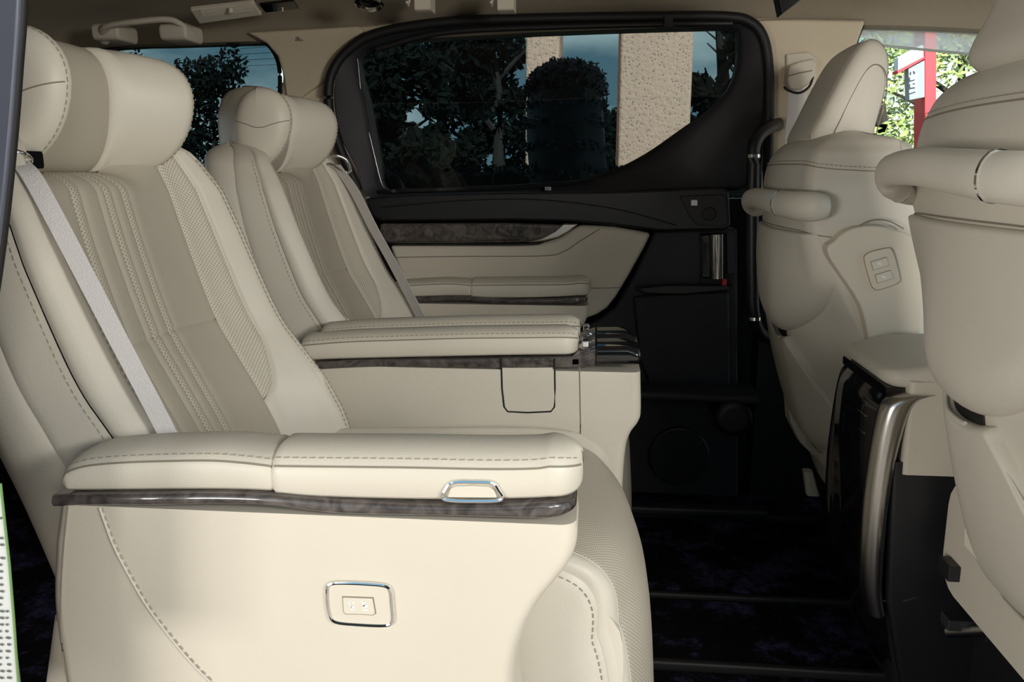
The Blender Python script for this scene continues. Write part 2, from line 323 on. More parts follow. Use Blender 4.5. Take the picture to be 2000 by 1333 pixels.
# floor mats and their ridges
def fz(px, py):  # a place on the carpet
    d = CF + CR * (px - 1000) / F - CU * (py - 666.5) / F; t = (.02 - .9) / d[2]; p = CC + d * t; return p
for nm, (a, b), lab in (('floor_mat', (1045, 1160), 'black carpet mat with violet flecks in the footwell beside the sliding door'), ('floor_mat', (1180, 1300), 'black carpet mat with violet flecks nearest the camera, below the ridge')):
    y0, y1 = fz(1450, b)[1], fz(1450, a)[1]
    tag(bar(nm, 'x', [(.02, y0, y1, .011, .024), (.5, y0, y1, .011, .024)], .004, 'carpet'), lab, 'mat')
for py in (1170, 1305, 1010):
    y = fz(1450, py)[1]; bar('trim_6', 'x', [(.0, y - .008, y + .008,   .008, .028), (.6, y - .008, y + .008, .008, .028)], .005, 'black_gap')['kind'] = 'structure'

# ------------------------------------------------------------------ sliding door with its window
outer = [(652, 200), (656, 155), (680, 105), (740, 70), (850, 50), (1000, 42), (1300, 37), (1440, 40), (1480, 66), (1494, 130), (1497, 250), (1492, 330), (1440, 372), (1200, 380), (1000, 382), (800, 384), (720, 388), (700, 335), (665, 270)]
inner = [(697, 112), (760, 84), (900, 58), (1100, 50), (1300, 48), (1425, 51), (1443, 62), (1441, 130), (1422, 178), (1380, 220), (1330, 256), (1270, 298), (1215, 328), (1160, 347), (1100, 357), (1000, 364), (850, 370), (748, 372), (735, 320), (715, 205)]
dr = tag(bpy.data.objects.new('door_1', None), kind='structure'); COL.objects.link(dr); ORG['door_1'] = (0, 0, 0)
cO = xz([(1090, 215)], 2.29)[0]; n = 140
A = ringloop(xz(outer, 2.29), cO, n); B = ringloop(xz(inner, 2.29), cO, n)
lp = []
for f_, y in ((0, 2.40), (0, 2.30), (.03, 2.285), (.10, 2.275), (.80, 2.29), (.95, 2.30), (1.0, 2.315), (1.0, 2.36)):
    lp.append([(a[0] + (b[0] - a[0]) * f_, y, a[1] + (b[1] - a[1]) * f_) for a, b in zip(A, B)])
V, Fc = loft(lp, caps=False); mk('window_frame', V, Fc, 'charcoal', dr, angle=50)
w1 = plate('window_1', xz([(a + (a - 1080) * .03, b + (b - 210) * .04) for a, b in inner], 2.35), 2.345, 2.35, 'tinted_glass', bevel=0, smooth=False); w1['kind'] = 'structure'
tube('weather_seal', [at(a, b, 2.268) for a, b in [(700, 372), (668, 300), (648, 240), (641, 185), (650, 138), (680, 98), (735, 66), (850, 45), (1000, 37), (1300, 32), (1425, 33), (1468, 45), (1490, 72), (1500, 120), (1502, 200), (1500, 330), (1498, 700)]], .013, 'rubber', dr, n=120)
tube('glass_bead', [at(a, b, 2.31) for a, b in inner], .005, 'rubber', dr, n=120, closed=True, k=6)
tube('shade_rail', [at(735, 96, 2.26), at(850, 66, 2.26), at(1000, 55, 2.26), at(1300, 47, 2.26), at(1430, 46, 2.26)], .008, 'black_plastic', dr, n=40)
tube('glass_edge', [at(698, 115, 2.30), at(708, 200, 2.30), at(728, 290, 2.30), at(746, 360, 2.30), at(760, 371, 2.3)], .0022, 'satin_metal', dr, n=30)
plate('sill_strip', xz([(738, 371), (1000, 362), (1110, 354), (1160, 350), (1120, 360), (1070, 366), (1000, 370), (740, 378)], 2.27), 2.27, 2.30, 'gloss_black', dr, bevel=.001)
box('shade_hook', at(1070, 369, 2.255), (.018, .01, .012), 'satin_metal', dr); box('shade_catch', at(1305, 42, 2.245), (.022, .02, .03), 'charcoal', dr)
plate('arm_band', xz([(712, 388), (800, 380), (1000, 376), (1200, 374), (1412, 366), (1424, 374), (1428, 440), (1420, 449), (1290, 452), (1200, 441), (1120, 434), (1000, 431), (745, 433), (728, 425)], 2.20), 2.20, 2.31, 'black_plastic', dr, bevel=.018, seg=5)
tube('seam', [at(745, 405, 2.197), at(900, 392, 2.197), at(1050, 390, 2.197), at(1200, 408, 2.197), at(1320, 440, 2.197)], .0012, 'black_gap', dr, n=30, k=5)
pn = plate('switch_panel', xz([(1326, 383), (1412, 380), (1418, 386), (1421, 436), (1414, 442), (1362, 440), (1350, 428)], 2.20), 2.192, 2.21, 'charcoal', dr, bevel=.003)
plate('lamp_mark', xz([(1350, 391), (1362, 391), (1362, 402), (1350, 402)], 2.19), 2.189, 2.193, 'print_white', dr, bevel=.0005, smooth=False)
def disc(name, c, r, m, parent, y0, y1, k=28, **kw): return plate(name, [(c[0] + r * math.cos(2 * math.pi * i / k), c[1] + r * math.sin(2 * math.pi * i / k)) for i in range(k)], y0, y1, m, parent, **kw)
disc('knob', xz([(1385, 418)], 2.19)[0], .017, 'black_gap', dr, 2.185, 2.2, bevel=.003)
plate('wood_strip', xz([(742, 437), (900, 436), (1000, 436), (1100, 439), (1085, 456), (1062, 468), (1030, 473), (900, 475), (742, 475)], 2.19), 2.19, 2.25, 'burl', dr, bevel=.008, seg=5)
plate('strip_end', xz([(1100, 438), (1129, 438), (1112, 452), (1090, 464), (1062, 471), (1030, 474), (1058, 466), (1084, 452)], 2.185), 2.184, 2.25, 'bright_metal', dr, bevel=.004, seg=4)
tube('strip_edge', [at(745, 477, 2.192), at(1020, 477, 2.192), at(1062, 473, 2.192)], .0028, 'gloss_black', dr, n=20)
cp = plate('door_card', xz([(760, 479), (1020, 478), (1065, 474), (1095, 464), (1132, 440), (1200, 443), (1272, 456), (1258, 485), (1230, 535), (1203, 580), (1186, 602), (1166, 615), (1130, 628), (1100, 660), (1050, 720), (820, 720), (790, 560)], 2.21), 2.21, 2.31, 'cream_plastic', dr, bevel=.012, seg=5)
tube('seam', [at(770, 503, 2.209), at(900, 501, 2.209), at(1060, 500, 2.209), at(1100, 492, 2.209), at(1135, 470, 2.209), at(1172, 447, 2.209)], .0012, 'seam_line', dr, n=40, k=5)
tube('seam', [at(1148, 563, 2.209), at(1180, 563, 2.209), at(1212, 562, 2.209)], .0009, 'seam_line', dr, k=5)
plate('lower_panel', xz([(1030, 640), (1130, 640), (1170, 622), (1200, 600), (1236, 540), (1278, 450), (1440, 446), (1442, 1010), (1030, 1010)], 2.26), 2.25, 2.33, 'charcoal', dr, bevel=.01)
plate('handle_recess', xz([(1366, 456), (1434, 455), (1436, 545), (1432, 558), (1366, 556)], 2.245), 2.243, 2.27, 'black_gap', dr, bevel=.004)
plate('handle_shoe', xz([(1368, 458), (1388, 457), (1390, 543), (1368, 543)], 2.225), 2.215, 2.26, 'gloss_black', dr, bevel=.006)
p0, p1 = at(1401, 458, 2.20), at(1401, 544, 2.20)
tube('door_handle', [p0, [(a + b) / 2 for a, b in zip(p0, p1)], p1], .016, 'chrome', dr, n=12, flat=1, up=(0, 1, 0), k=20)
plate('handle_cover', xz([(1418, 456), (1434, 455), (1435, 535), (1420, 536)], 2.23), 2.225, 2.26, 'charcoal', dr, bevel=.003)
box('lock_tab', at(1414, 551, 2.225), (.011, .02, .018), 'red', dr)
plate('pocket_rim', xz([(1240, 562), (1300, 556), (1420, 556), (1422, 566), (1330, 574), (1262, 572)], 2.235), 2.215, 2.29, 'black_plastic', dr, bevel=.004)
plate('pocket_front', xz([(1236, 580), (1300, 574), (1424, 570), (1426, 760), (1400, 776), (1280, 786), (1248, 700)], 2.242), 2.238, 2.29, 'charcoal', dr, bevel=.008, seg=6)
disc('speaker_grille', xz([(1325, 890)], 2.25)[0], .085, 'black_plastic', dr, 2.238, 2.27, bevel=.006)
bar('sill_ledge', 'x', [(at(1240, 790, 2.2)[0], 2.14, 2.3, .31, .335), (at(1470, 790, 2.2)[0], 2.12, 2.3, .31, .335)], .01, 'charcoal', dr)
disc('cup_bowl', xz([(1430, 812)], 2.15)[0], .05, 'black_plastic', dr, 2.11, 2.25, bevel=.02, seg=5)
bar('step_edge', 'x', [(-.2, 2.06, 2.10, .02, .045), (.46, 2.06, 2.10, .02, .045)], .008, 'rubber', dr)
shell('trim_7', (.56, 2.30, .42), (.22, .10, .86), 'black_plastic')
# tall grab handle on the pillar
gh = thing('grab_handle', at(1485, 670, 2.2), 'tall black vertical grab handle on the pillar beside the sliding door', 'handle')
tube('grip', [at(a, b, y) for a, b, y in [(1520, 243, 2.27), (1497, 252, 2.22), (1478, 272, 2.19), (1471, 305, 2.18), (1470, 420, 2.18), (1470, 560, 2.18), (1473, 618, 2.18), (1483, 648, 2.2), (1503, 662, 2.24), (1525, 668, 2.28)]], .0165, 'black_plastic', gh, n=60, k=16)
for a, b in ((1471, 305), (1473, 622)):
    p = at(a, b, 2.18); tube('ring', [(p[0], p[1], p[2] - .004), (p[0], p[1], p[2] + .004)], .018, 'chrome', gh, k=20)
# seat belt anchor and strap on the front pillar
ba = thing('belt_anchor', at(1562, 180, 2.29), 'cream belt height adjuster on the pillar between the two side windows', 'seat belt')
plate('cover_plate', xz([(1534, 106), (1578, 101), (1594, 112), (1592, 172), (1570, 180), (1536, 176)], 2.296), 2.288, 2.31, 'cream_plastic', ba, bevel=.005, label='flat backing plate')
plate('guide', xz([(1537, 130), (1560, 121), (1584, 116), (1590, 124), (1587, 150), (1574, 168), (1555, 177), (1538, 174), (1534, 160)], 2.27), 2.245, 2.295, 'cream_plastic', ba, bevel=.009, seg=5)
tube('guide_lip', [at(1536, 150, 2.243), at(1560, 143, 2.24), at(1586, 138, 2.243)], .0014, 'seam_line', ba)
tube('loop_edge', [at(1532, 170, 2.25), at(1538, 176, 2.245), at(1560, 182, 2.24), at(1580, 170, 2.245), at(1588, 150, 2.25)], .003, 'black_gap', ba, n=16)
def ribbon(name, P, wv, th, m, parent, n=30):
    P = cm(P, n); wv = [np.array(w, float) for w in (wv if isinstance(wv[0], (tuple, list)) else [wv, wv])]; rings = []
    for i, p in enumerate(P):
        w = wv[0] + (wv[1] - wv[0]) * i / (n - 1); t = P[min(i + 1, n - 1)] - P[max(i - 1, 0)]; nn = np.cross(w, t); nn = nn / np.linalg.norm(nn) * th
        rings.append([p - w / 2 - nn, p + w / 2 - nn, p + w / 2 + nn, p - w / 2 + nn])
    V, Fc = loft(rings); return mk(name, V, Fc, m, parent, angle=30, label=None)
ribbon('strap', [at(1558, 176, 2.262), at(1556, 220, 2.25), at(1552, 270, 2.235), at(1545, 400, 2.22), at(1540, 560, 2.22)], (.05, .01, 0), .0007, 'belt_web', ba)

# ------------------------------------------------------------------ ceiling fittings
g1 = thing('assist_grip', at(280, 85, 2.2), 'beige roof assist grip above the rear quarter window', 'handle')
for a in (222, 352):
    bar('mount', 'x', [(at(a - 22, 70, 2.17)[0], 2.13, 2.23, at(a, 82, 2.17)[2], at(a, 50, 2.17)[2]), (at(a + 20, 70, 2.17)[0], 2.13, 2.23, at(a, 82, 2.17)[2], at(a, 48, 2.17)[2])], .012, 'cream_plastic', g1, e0=.008, e1=.008)
tube('grip', [at(a, b, y) for a, b, y in [(205, 82, 2.17), (203, 62, 2.13), (215, 50, 2.11), (270, 42, 2.10), (325, 38, 2.11), (350, 46, 2.13), (372, 66, 2.17)]], .011, 'cream_plastic', g1, n=40, flat=.7, k=12)
v1 = thing('roof_vent', at(445, 35, 2.09), 'slim cream slatted air vent in the roof lining above the quarter window', 'vent')
slab4('bezel', [at(372, 12, 2.03), at(495, -2, 2.03), at(512, 22, 2.08), at(390, 39, 2.08)], -.012, 'cream_plastic', v1, bevel=.003)
slab4('opening', [at(388, 19, 2.03), at(492, 7, 2.03), at(501, 20, 2.06), at(398, 33, 2.06)], .003, 'seam_line', v1, bevel=.0008)
for i in range(3):
    slab4('slat', [at(390 + 2 * i, 20 + 4.4 * i, 2.025 + .01 * i), at(492 + 2 * i, 8 + 4.4 * i, 2.025 + .01 * i), at(493 + 2 * i, 11 + 4.4 * i, 2.028 + .01 * i), at(391 + 2 * i, 23 + 4.4 * i, 2.028 + .01 * i)], .003, 'cream_plastic', v1, bevel=0)
box('tab', at(451, 21, 2.025), (.008, .01, .012), 'button', v1)
c1 = thing('roof_control', at(545, 25, 2.06), 'black rectangular control panel in the roof lining right of the air vent', 'control panel')
slab4('face', [at(506, 10, 2.03), at(574, 2, 2.03), at(583, 18, 2.07), at(519, 25, 2.07)], .006, 'gloss_black', c1, bevel=.001)
p = at(551, 15, 2.02); tube('knob', [p, (p[0], p[1], p[2] - .008)], .006, 'satin_metal', c1, k=14)
d1 = thing('roof_lamp', at(722, 18, 2.03), 'round chrome-ringed reading lamp in the roof lining', 'lamp')
p = at(721, 4, 2.02)
V = []; rr = []
for r_, z_ in ((.034, 0), (.034, -.005), (.030, -.008), (.026, -.006), (.024, 0)): rr.append([(p[0] + r_ * math.cos(2 * math.pi * i / 28), p[1] + r_ * .9 * math.sin(2 * math.pi * i / 28), p[2] + z_ - .3 * r_ * math.sin(2 * math.pi * i / 28)) for i in range(28)])
V, Fc = loft(rr, caps=False); mk('bezel', V, Fc, 'chrome', d1)
rr = [[(p[0] + r_ * math.cos(2 * math.pi * i / 28), p[1] + r_ * .9 * math.sin(2 * math.pi * i / 28), p[2] + z_ - .3 * r_ * math.sin(2 * math.pi * i / 28)) for i in range(28)] for r_, z_ in ((.025, -.002), (.015, -.006), (.004, -.008))]
V, Fc = loft(rr); mk('lens', V, Fc, 'gloss_black', d1)
for a, nm, lab in ((830, 'coat_hook', 'small cream coat hook on the roof rail left of centre above the window'), (990, 'coat_hook', 'small cream coat hook on the roof rail right of centre above the window')):
    p = at(a, 10, 2.06); t_ = thing(nm, p, lab, 'hook'); bar('cover', 'x', [(p[0] - .019, 2.03, 2.09, p[2] - .016, p[2] + .03), (p[0] + .019, 2.03, 2.09, p[2] - .016, p[2] + .03)], .006, 'cream_plastic', t_)
    tube('peg', [(p[0] - .03, 2.03, p[2] + .01), (p[0] - .032, 2.02, p[2] - .008), (p[0] - .03, 2.0, p[2] - .004)], .003, 'cream_plastic', t_)
s1 = thing('roof_screen', at(1545, 20, 1.7), 'black folded overhead screen corner hanging from the roof by the pillar', 'screen')
slab4('housing', [at(1516, -30, 1.75), at(1600, -40, 1.75), at(1566, -2, 1.75), at(1528, 27, 1.75)], .05, 'black_plastic', s1, bevel=.002)
mk('mark', [at(a, b, 2.297) for a, b in [(578, 72), (584, 72), (586, 76), (592, 78), (592, 80), (576, 80), (577, 77), (580, 76)]], [tuple(range(8))], 'seam_line', tag(bpy.data.objects['trim_2'], kind='structure'), smooth=False)

# ------------------------------------------------------------------ captain chairs
CZ = [(.30, -.462), (.408, -.505), (.517, -.552), (.609, -.598), (.676, -.630), (.785, -.662), (.855, -.678), (.895, -.686), (.95, -.699), (1.0, -.71)]
cen = cm(CZ, 200); cz = [p[0] for p in cen]; cx = [p[1] for p in cen]
SEC = cm([(-.10, .003), (0, 0), (.095, .003), (.163, .022), (.200, .062), (.231, .10), (.250, .080), (.258, .052), (.262, -.02), (.256, -.09), (.20, -.125), (0, -.13), (-.2, -.125)], 241)
def sec(s):
    a = min(max(abs(s), 0), 10) + 1; x = a / 12 * 240; i = min(int(x), 239); t = x - i; p = SEC[i] * (1 - t) + SEC[i + 1] * t
    return (p[0] if s >= 0 else -p[0]), p[1]
HB = ([.30, .435, .5, .56, .642, .75, .815, .873, .923, .96], [1.0, 1.12, 1.2, 1.18, 1.0, .88, .80, .70, .50, .35])
HW = ([.30, .80, .87, .92, .95], [1.0, 1.0, .975, .90, .80])
def captain_chair(Yc, sg, label, side, belt_w):
    root = thing('captain_chair', (-.3, Yc, .0), label, 'seat', 'reclining captain seats')
    def S(u, s):
        z = u; k = 1.0; q = 1.0
        if u > .93:
            th = min((u - .93) / .035, 1) * math.pi / 2; z = .93 + .03 * math.sin(th); k = math.cos(th) + .001; q = 1 - .22 * (1 - math.cos(th))
        w, h = sec(s); dr_ = .060 * (1 - min(max((abs(w) - .10) / .09, 0), 1) ** 2 * (3 - 2 * min(max((abs(w) - .10) / .09, 0), 1))); f_ = min(max((z - .74) / .22, 0), 1); z -= dr_ * f_ * f_ * (3 - 2 * f_); hb = np.interp(z, *HB); hh = h * hb if h > 0 else h * np.interp(z, [.35, .6, .9], [1.25, 1.0, .75])
        hh = -.045 + (hh + .045) * k
        return np.array([np.interp(z, cz, cx) + hh, Yc + sg * w * np.interp(z, *HW) * q, z])
    S.inside = lambda u: np.array([np.interp(u, cz, cx) - .05, Yc, u]); S.fwd = 1
    zs = .668
    def sB(u): return 2 + min(max((u - .535) / .10, 0), 1) ** .55
    back = patch('backrest', S, .32, .965, 60, 7, 10, 12, 'leather', root, edges=(1, 0, 0, 0)); patch('back_shell', S, .32, .965, 60, -10, -7, 12, 'leather', root, edges=(0, 1, 0, 0))
    w2s = lambda w: (abs(w) / .095 if abs(w) < .095 else 1 + (abs(w) - .095) / .068) * (1 if w >= 0 else -1)
    B_ = [(-.163, -.068, 0), (-.068, -.046, 1), (-.046, -.008, 0), (-.008, .008, 0), (.008, .026, 1), (.026, .050, 0), (.050, .068, 1), (.068, .163, 0)]
    for lo, hi, pf in ((zs, .955, 0), (.36, zs, 0)):
        for a, b, p_ in B_:
            a, b = (a, b) if sg > 0 else (-b, -a)
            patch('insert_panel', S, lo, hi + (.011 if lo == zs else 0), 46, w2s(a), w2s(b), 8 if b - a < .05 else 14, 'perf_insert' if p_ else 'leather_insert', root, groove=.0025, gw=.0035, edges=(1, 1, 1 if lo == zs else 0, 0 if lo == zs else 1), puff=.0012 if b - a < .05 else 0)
    patch('backing', S, .36, .955, 30, -2.12, 2.12, 40, 'leather_insert', root, inset=.006, edges=(0, 0, 0, 0))
    for sgn in (1, -1):
        f = (lambda v: v) if sgn == 1 else (lambda v: -v)
        patch('perforated_panel', S, .535, .955, 56, f(2), (lambda u: f(sB(u))), 14, 'perf_side', root, groove=.003, gw=.004)
        bl = patch('bolster', S, .32, .965, 70, (lambda u: f(sB(u))), f(4), 16, 'leather', root, groove=.003, gw=.004)
        patch('bolster_edge', S, .32, .965, 70, f(4), f(6), 12, 'leather', root, groove=.003, gw=.004)
        patch('side_panel', S, .32, .965, 70, f(6), f(7), 8, 'leather', root, groove=.002, gw=.004, edges=(0, 1, 0, 0))
        outer_ = (sgn * sg) < 0
        for sv in (4.14, 3.86, 6.15):
            P = [S(u, f(sv)) for u in np.linspace(.38, .925, 60)]
            P = [p + (p - S.inside(p[2])) / np.linalg.norm(p - S.inside(p[2])) * .0006 for p in P]
            stitches('stitching', P, root)
    # headrest: centre band and two forward-turned wings, loft along the seat's width
    def hring(w, k=1.0, n=40):
        a = abs(w); c = np.interp(a, [0, .08, .13, .165, .2], [-.762, -.756, -.710, -.678, -.674]); th = np.interp(a, [0, .08, .13, .165, .2], [.052, .054, .060, .062, .055]) * k
        b = np.interp(a, [0, .1, .16, .2], [.092, .091, .086, .083]) * (k ** .8); out = []
        cz_ = np.interp(a, [0, .2], [.988, .986])
        for i in range(n):
            t = 2 * math.pi * i / n; ct, st_ = math.cos(t), math.sin(t); e = .82
            x = math.copysign(abs(ct) ** e, ct); z = math.copysign(abs(st_) ** e, st_)
            lean = (.014 * z * (1 if a > .09 else .4) + (-.020 * z * z if ct > 0 and a > .1 else 0)) * k
            out.append((c + th * x * (1 + .12 * z) + lean, Yc + sg * w * .90, cz_ + b * z))
        return out
    def seg_(ws, ks): return [hring(w, k) for w, k in zip(ws, ks)]
    V, Fc = loft(seg_([-.082, -.079, -.074, -.06, -.03, 0, .03, .06, .074, .079, .082], [.93, .975, .995, 1, 1, 1, 1, 1, .995, .975, .93]))
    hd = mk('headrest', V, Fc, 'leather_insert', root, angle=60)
    for s_ in (-1, 1):
        ws = [.083, .086, .092, .105, .125, .145, .158, .166, .170, .173, .177, .184, .190, .1945, .197, .1985]; ks = [.94, .98, 1, 1.02, 1.03, 1.02, 1.0, .985, .965, .975, .96, .90, .80, .64, .42, .15]
        V, Fc = loft(seg_([s_ * w for w in ws], ks)); wg = mk('headrest_wing', V, Fc, 'leather', root, angle=75)
        P = [hring(s_ * .1735, .978)[i] for i in list(range(28, 40)) + list(range(0, 13))]; stitches('stitching', P, wg, off=(.0006, 0, 0))
        P = [hring(s_ * .0945, 1.01)[i] for i in list(range(30, 40)) + list(range(0, 11))]; 
        sw = [(.1985, .15), (.197, .42), (.1945, .64), (.190, .80), (.184, .90), (.177, .963)]
        P = [hring(s_ * w, k)[1] for w, k in reversed(sw)] + [hring(s_ * w, k)[19] for w, k in sw[:5]]
        tube('wing_seam', P, .0009, 'seam_line', wg, k=6, n=24)
    for s_ in (-1, 1): tube('headrest_post', [(-.765, Yc + s_ * .05, .86), (-.768, Yc + s_ * .05, .93)], .007, 'chrome', root)
    # cushion with perforated middle, wrapping down over the front edge to the folded leg rest
    PC = cm([(-.60, .452), (-.45, .462), (-.25, .470), (-.08, .474), (0, .462), (.048, .432), (.072, .385), (.086, .33), (.094, .24), (.098, .14), (.09, .05)], 200)
    SQ = cm([(-.12, .0), (0, 0), (.12, .001), (.200, -.004), (.222, .006), (.237, -.002), (.246, -.026), (.250, -.08), (.250, -.20)], 161)
    def SC_(u, s):
        x = min(max(u, 0), 1) * 199; i = min(int(x), 198); p = PC[i] * (1 - (x - i)) + PC[i + 1] * (x - i); d = PC[min(i + 2, 199)] - PC[max(i - 2, 0)]; d /= np.linalg.norm(d); nn = np.array([-d[1], d[0]])
        a = (min(abs(s), 7) + 1) / 8 * 160; j = min(int(a), 159); q = SQ[j] * (1 - (a - j)) + SQ[j + 1] * (a - j)
        w = q[0] * (1 if s >= 0 else -1); fr = np.interp(u, [.35, .6, 1], [0, 1, 1]); p = (p + nn * q[1]) if q[1] > 0 else np.array([-.14, .23]) + (p - np.array([-.14, .23])) * (1 + q[1] / .25)
        return np.array([p[0] - .05 * fr * (abs(w) / .24) ** 2.4, Yc + sg * w, p[1]])
    SC_.inside = lambda u: np.array([-.15, Yc, .30])
    patch('cushion', SC_, 0, 1, 70, -2, 2, 26, 'perf_cushion', root, groove=.003, gw=.005)
    for sgn in (1, -1):
        cb = patch('cushion_bolster', SC_, 0, 1, 70, sgn * 2, sgn * 4.4, 16, 'leather', root, groove=.004, gw=.006)
        patch('cushion_side', SC_, 0, 1, 70, sgn * 4.4, sgn * 7, 10, 'leather', root, groove=.003)
        stitches('stitching', [SC_(u, sgn * 4.7) + np.array([.0005, sg * sgn * .0006, .0006]) for u in np.linspace(.3, .95, 60)], root)
        tube('piping', [SC_(u, sgn * 2.9) for u in np.linspace(.35, .8, 30)], .0012, 'leather_grey', root, k=6)
    bar('base', 'z', [(.03, -.50, .02, Yc - .2, Yc + .2), (.30, -.62, .03, Yc - .21, Yc + .21)], .02, 'charcoal', root)
    nz_ = [(p[0] - .022 - .03 * np.interp(i, [0, 110, 150], [0, 0, 1]), p[1] - .03) for i, p in enumerate(PC) if i % 6 == 0]; plate('cushion_core', [(nz_[0][0], .04)] + nz_ , Yc - .235, Yc + .235, 'leather', root, bevel=0, smooth=False)
    bar('leg_rest_hinge', 'y', [(Yc - .2, -.06, .0, .20, .24), (Yc + .2, -.06, .0, .20, .24)], .01, 'cream_plastic', root)
    bar('back_base', 'z', [(.22, -.70, -.50, Yc - .235, Yc + .235), (.36, -.66, -.50, Yc - .245, Yc + .245)], .03, 'leather', root)
    bar('recline_link', 'z', [(.17, -.70, -.655, Yc - .2, Yc - .17), (.30, -.67, -.60, Yc - .2, Yc - .17)], .005, 'cream_plastic', root)
    # belt guide and belt
    wy = lambda w: Yc + sg * w
    tube('belt_guide', [(-.70, wy(-side * 0 - .20), .915), (-.668, wy(.20 * -1 * -1 * 0 - .215), .92), (-.655, wy(-.19), .905), (-.668, wy(-.165), .892), (-.70, wy(-.16), .90)], .0045, 'chrome', root, n=24) if False else None
    return root, S, wy
def arm_pad(name, st, y0, y1, root, sgo, R1=.03, m='leather', top=.012):
    """cushioned arm pad: slim side wall, crowned top. st = (x, zbottom, zseam)"""
    st = cm([np.array(s, float) for s in st], 30); rings = []
    def ring(x, zb, zt, a, b, crown):
        c = (a + b) / 2; h = (b - a) / 2; pts = [(a + .004, zb), (a, zb + .004), (a, zt - .004), (a + .002, zt), (a + .007, zt + crown * .42), (a + .016, zt + crown * .75), (c - h * .3, zt + crown), (c + h * .3, zt + crown), (b - .016, zt + crown * .75), (b - .007, zt + crown * .42), (b - .002, zt), (b, zt - .004), (b, zb + .004), (b - .004, zb)]
        return [(x, p, q) for p, q in pts]
    L = [(s[0], s[1], s[2], 0) for s in st]; q = 8
    for i in range(1, q + 1):
        th = i / q * math.pi / 2; L.append((st[-1][0] + R1 * math.sin(th), st[-1][1] + .010 * (1 - math.cos(th)) ** 2, st[-1][2] - .008 * (1 - math.cos(th)), 1 - math.cos(th)))
    L.insert(0, (st[0][0] - .004, st[0][1] + .003, st[0][2] - .003, .08)); L.insert(0, (st[0][0] - .006, st[0][1] + .006, st[0][2] - .008, .2))
    for x, zb, zt, c in L:
        ins = c * min((y1 - y0) * .42, R1 * 1.2); rings.append(ring(x, zb, zt, y0 + ins, y1 - ins, top * (1 - .5 * c)))
    V, Fc = loft(rings); o = mk(name, V, Fc, m, root, angle=50)
    for yy, idx in ((y0, 4), (y1, 9)):
        stitches('stitching', [np.array(r_[idx]) + np.array([0, 0, .0005]) for r_ in rings[2:-3]], o); tube('piping', [r_[3 if idx == 4 else 10] for r_ in rings[2:-2]], .0012, 'seam_line', o, k=5)
    return o
def zx(pts, Y):  # list of (px, ybottom, ytop) -> stations
    return [(at(a, b, Y)[0], at(a, b, Y)[2], at(a, c, Y)[2]) for a, b, c in pts]
def outer_arm(Yo, sg, root):
    """outboard armrest; Yo = its outboard face, sg points outboard"""
    y0, y1 = (Yo, Yo + .09) if sg < 0 else (Yo - .09, Yo)
    pan = plate_loft = None
    rows = [(986, 108, 1126), (1010, 105, 1128), (1035, 102, 1124), (1062, 98, 1112), (1093, 97, 1088), (1132, 95, 1055), (1174, 95, 1030), (1209, 98, 1016), (1244, 102, 1006), (1286, 109, 1001), (1333, 117, 1004), (1400, 135, 1012), (1500, 165, 1030)]
    st = []
    for py, l, r_ in rows:
        a = at(l, py, .75); b = at(r_, py, .75); st.append((a[2], a[0], b[0], y0, y1))
    st.sort(key=lambda s: s[0])
    pan = bar('armrest_panel', 'z', st, .016, 'cream_plastic', root, n=60, k=5)
    T = [(107, 990, 967), (180, 988, 964), (300, 988, 963), (430, 985, 962), (530, 988, 966), (650, 1003, 976), (780, 1007, 983), (900, 1009, 985), (1000, 1012, 984), (1060, 1013, 980)]
    st = [(at(a, b, .75)[0], y0 - .004, y1 + .004, at(a, b, .75)[2], at(a, c, .75)[2]) for a, b, c in T]
    bar('wood_trim', 'x', st, .006, 'burl', root, n=50, e1=.032, ea=.03, eb=.006)
    arm_pad('rear_pad', zx([(128, 962, 928), (145, 962, 920), (180, 962, 912), (260, 961, 906), (400, 960, 903), (470, 961, 907), (522, 963, 913)], .75), y0 + .002, y1 - .002, root, sg, R1=.006)
    arm_pad('front_pad', zx([(536, 967, 913), (620, 974, 914), (800, 979, 916), (950, 979, 919), (1040, 977, 918), (1072, 975, 914)], .75), y0 + .001, y1 - .001, root, sg, R1=.032, top=.016)
    # seam over the panel with stitching
    P = [at(a, b, .75) for a, b in [(195, 992), (205, 1020), (222, 1065), (250, 1120), (285, 1180), (325, 1235), (370, 1290), (420, 1340), (470, 1380)]]
    yy = (y0 - .0004) if sg < 0 else (y1 + .0004)
    P = [(p[0], yy, p[2]) for p in cm(P, 60)]
    tube('seam', P, .0016, 'leather_grey', pan, k=6); stitches('stitching', [(p[0] + .0035, p[1] + sg * .0004, p[2]) for p in P], pan)
    P = [at(a, b, .75) for a, b in [(133, 990), (124, 1080), (119, 1180), (121, 1260), (133, 1340)]]; tube('seam', [(p[0], yy, p[2]) for p in P], .0007, 'seam_line', pan, k=5, n=20)
    return pan
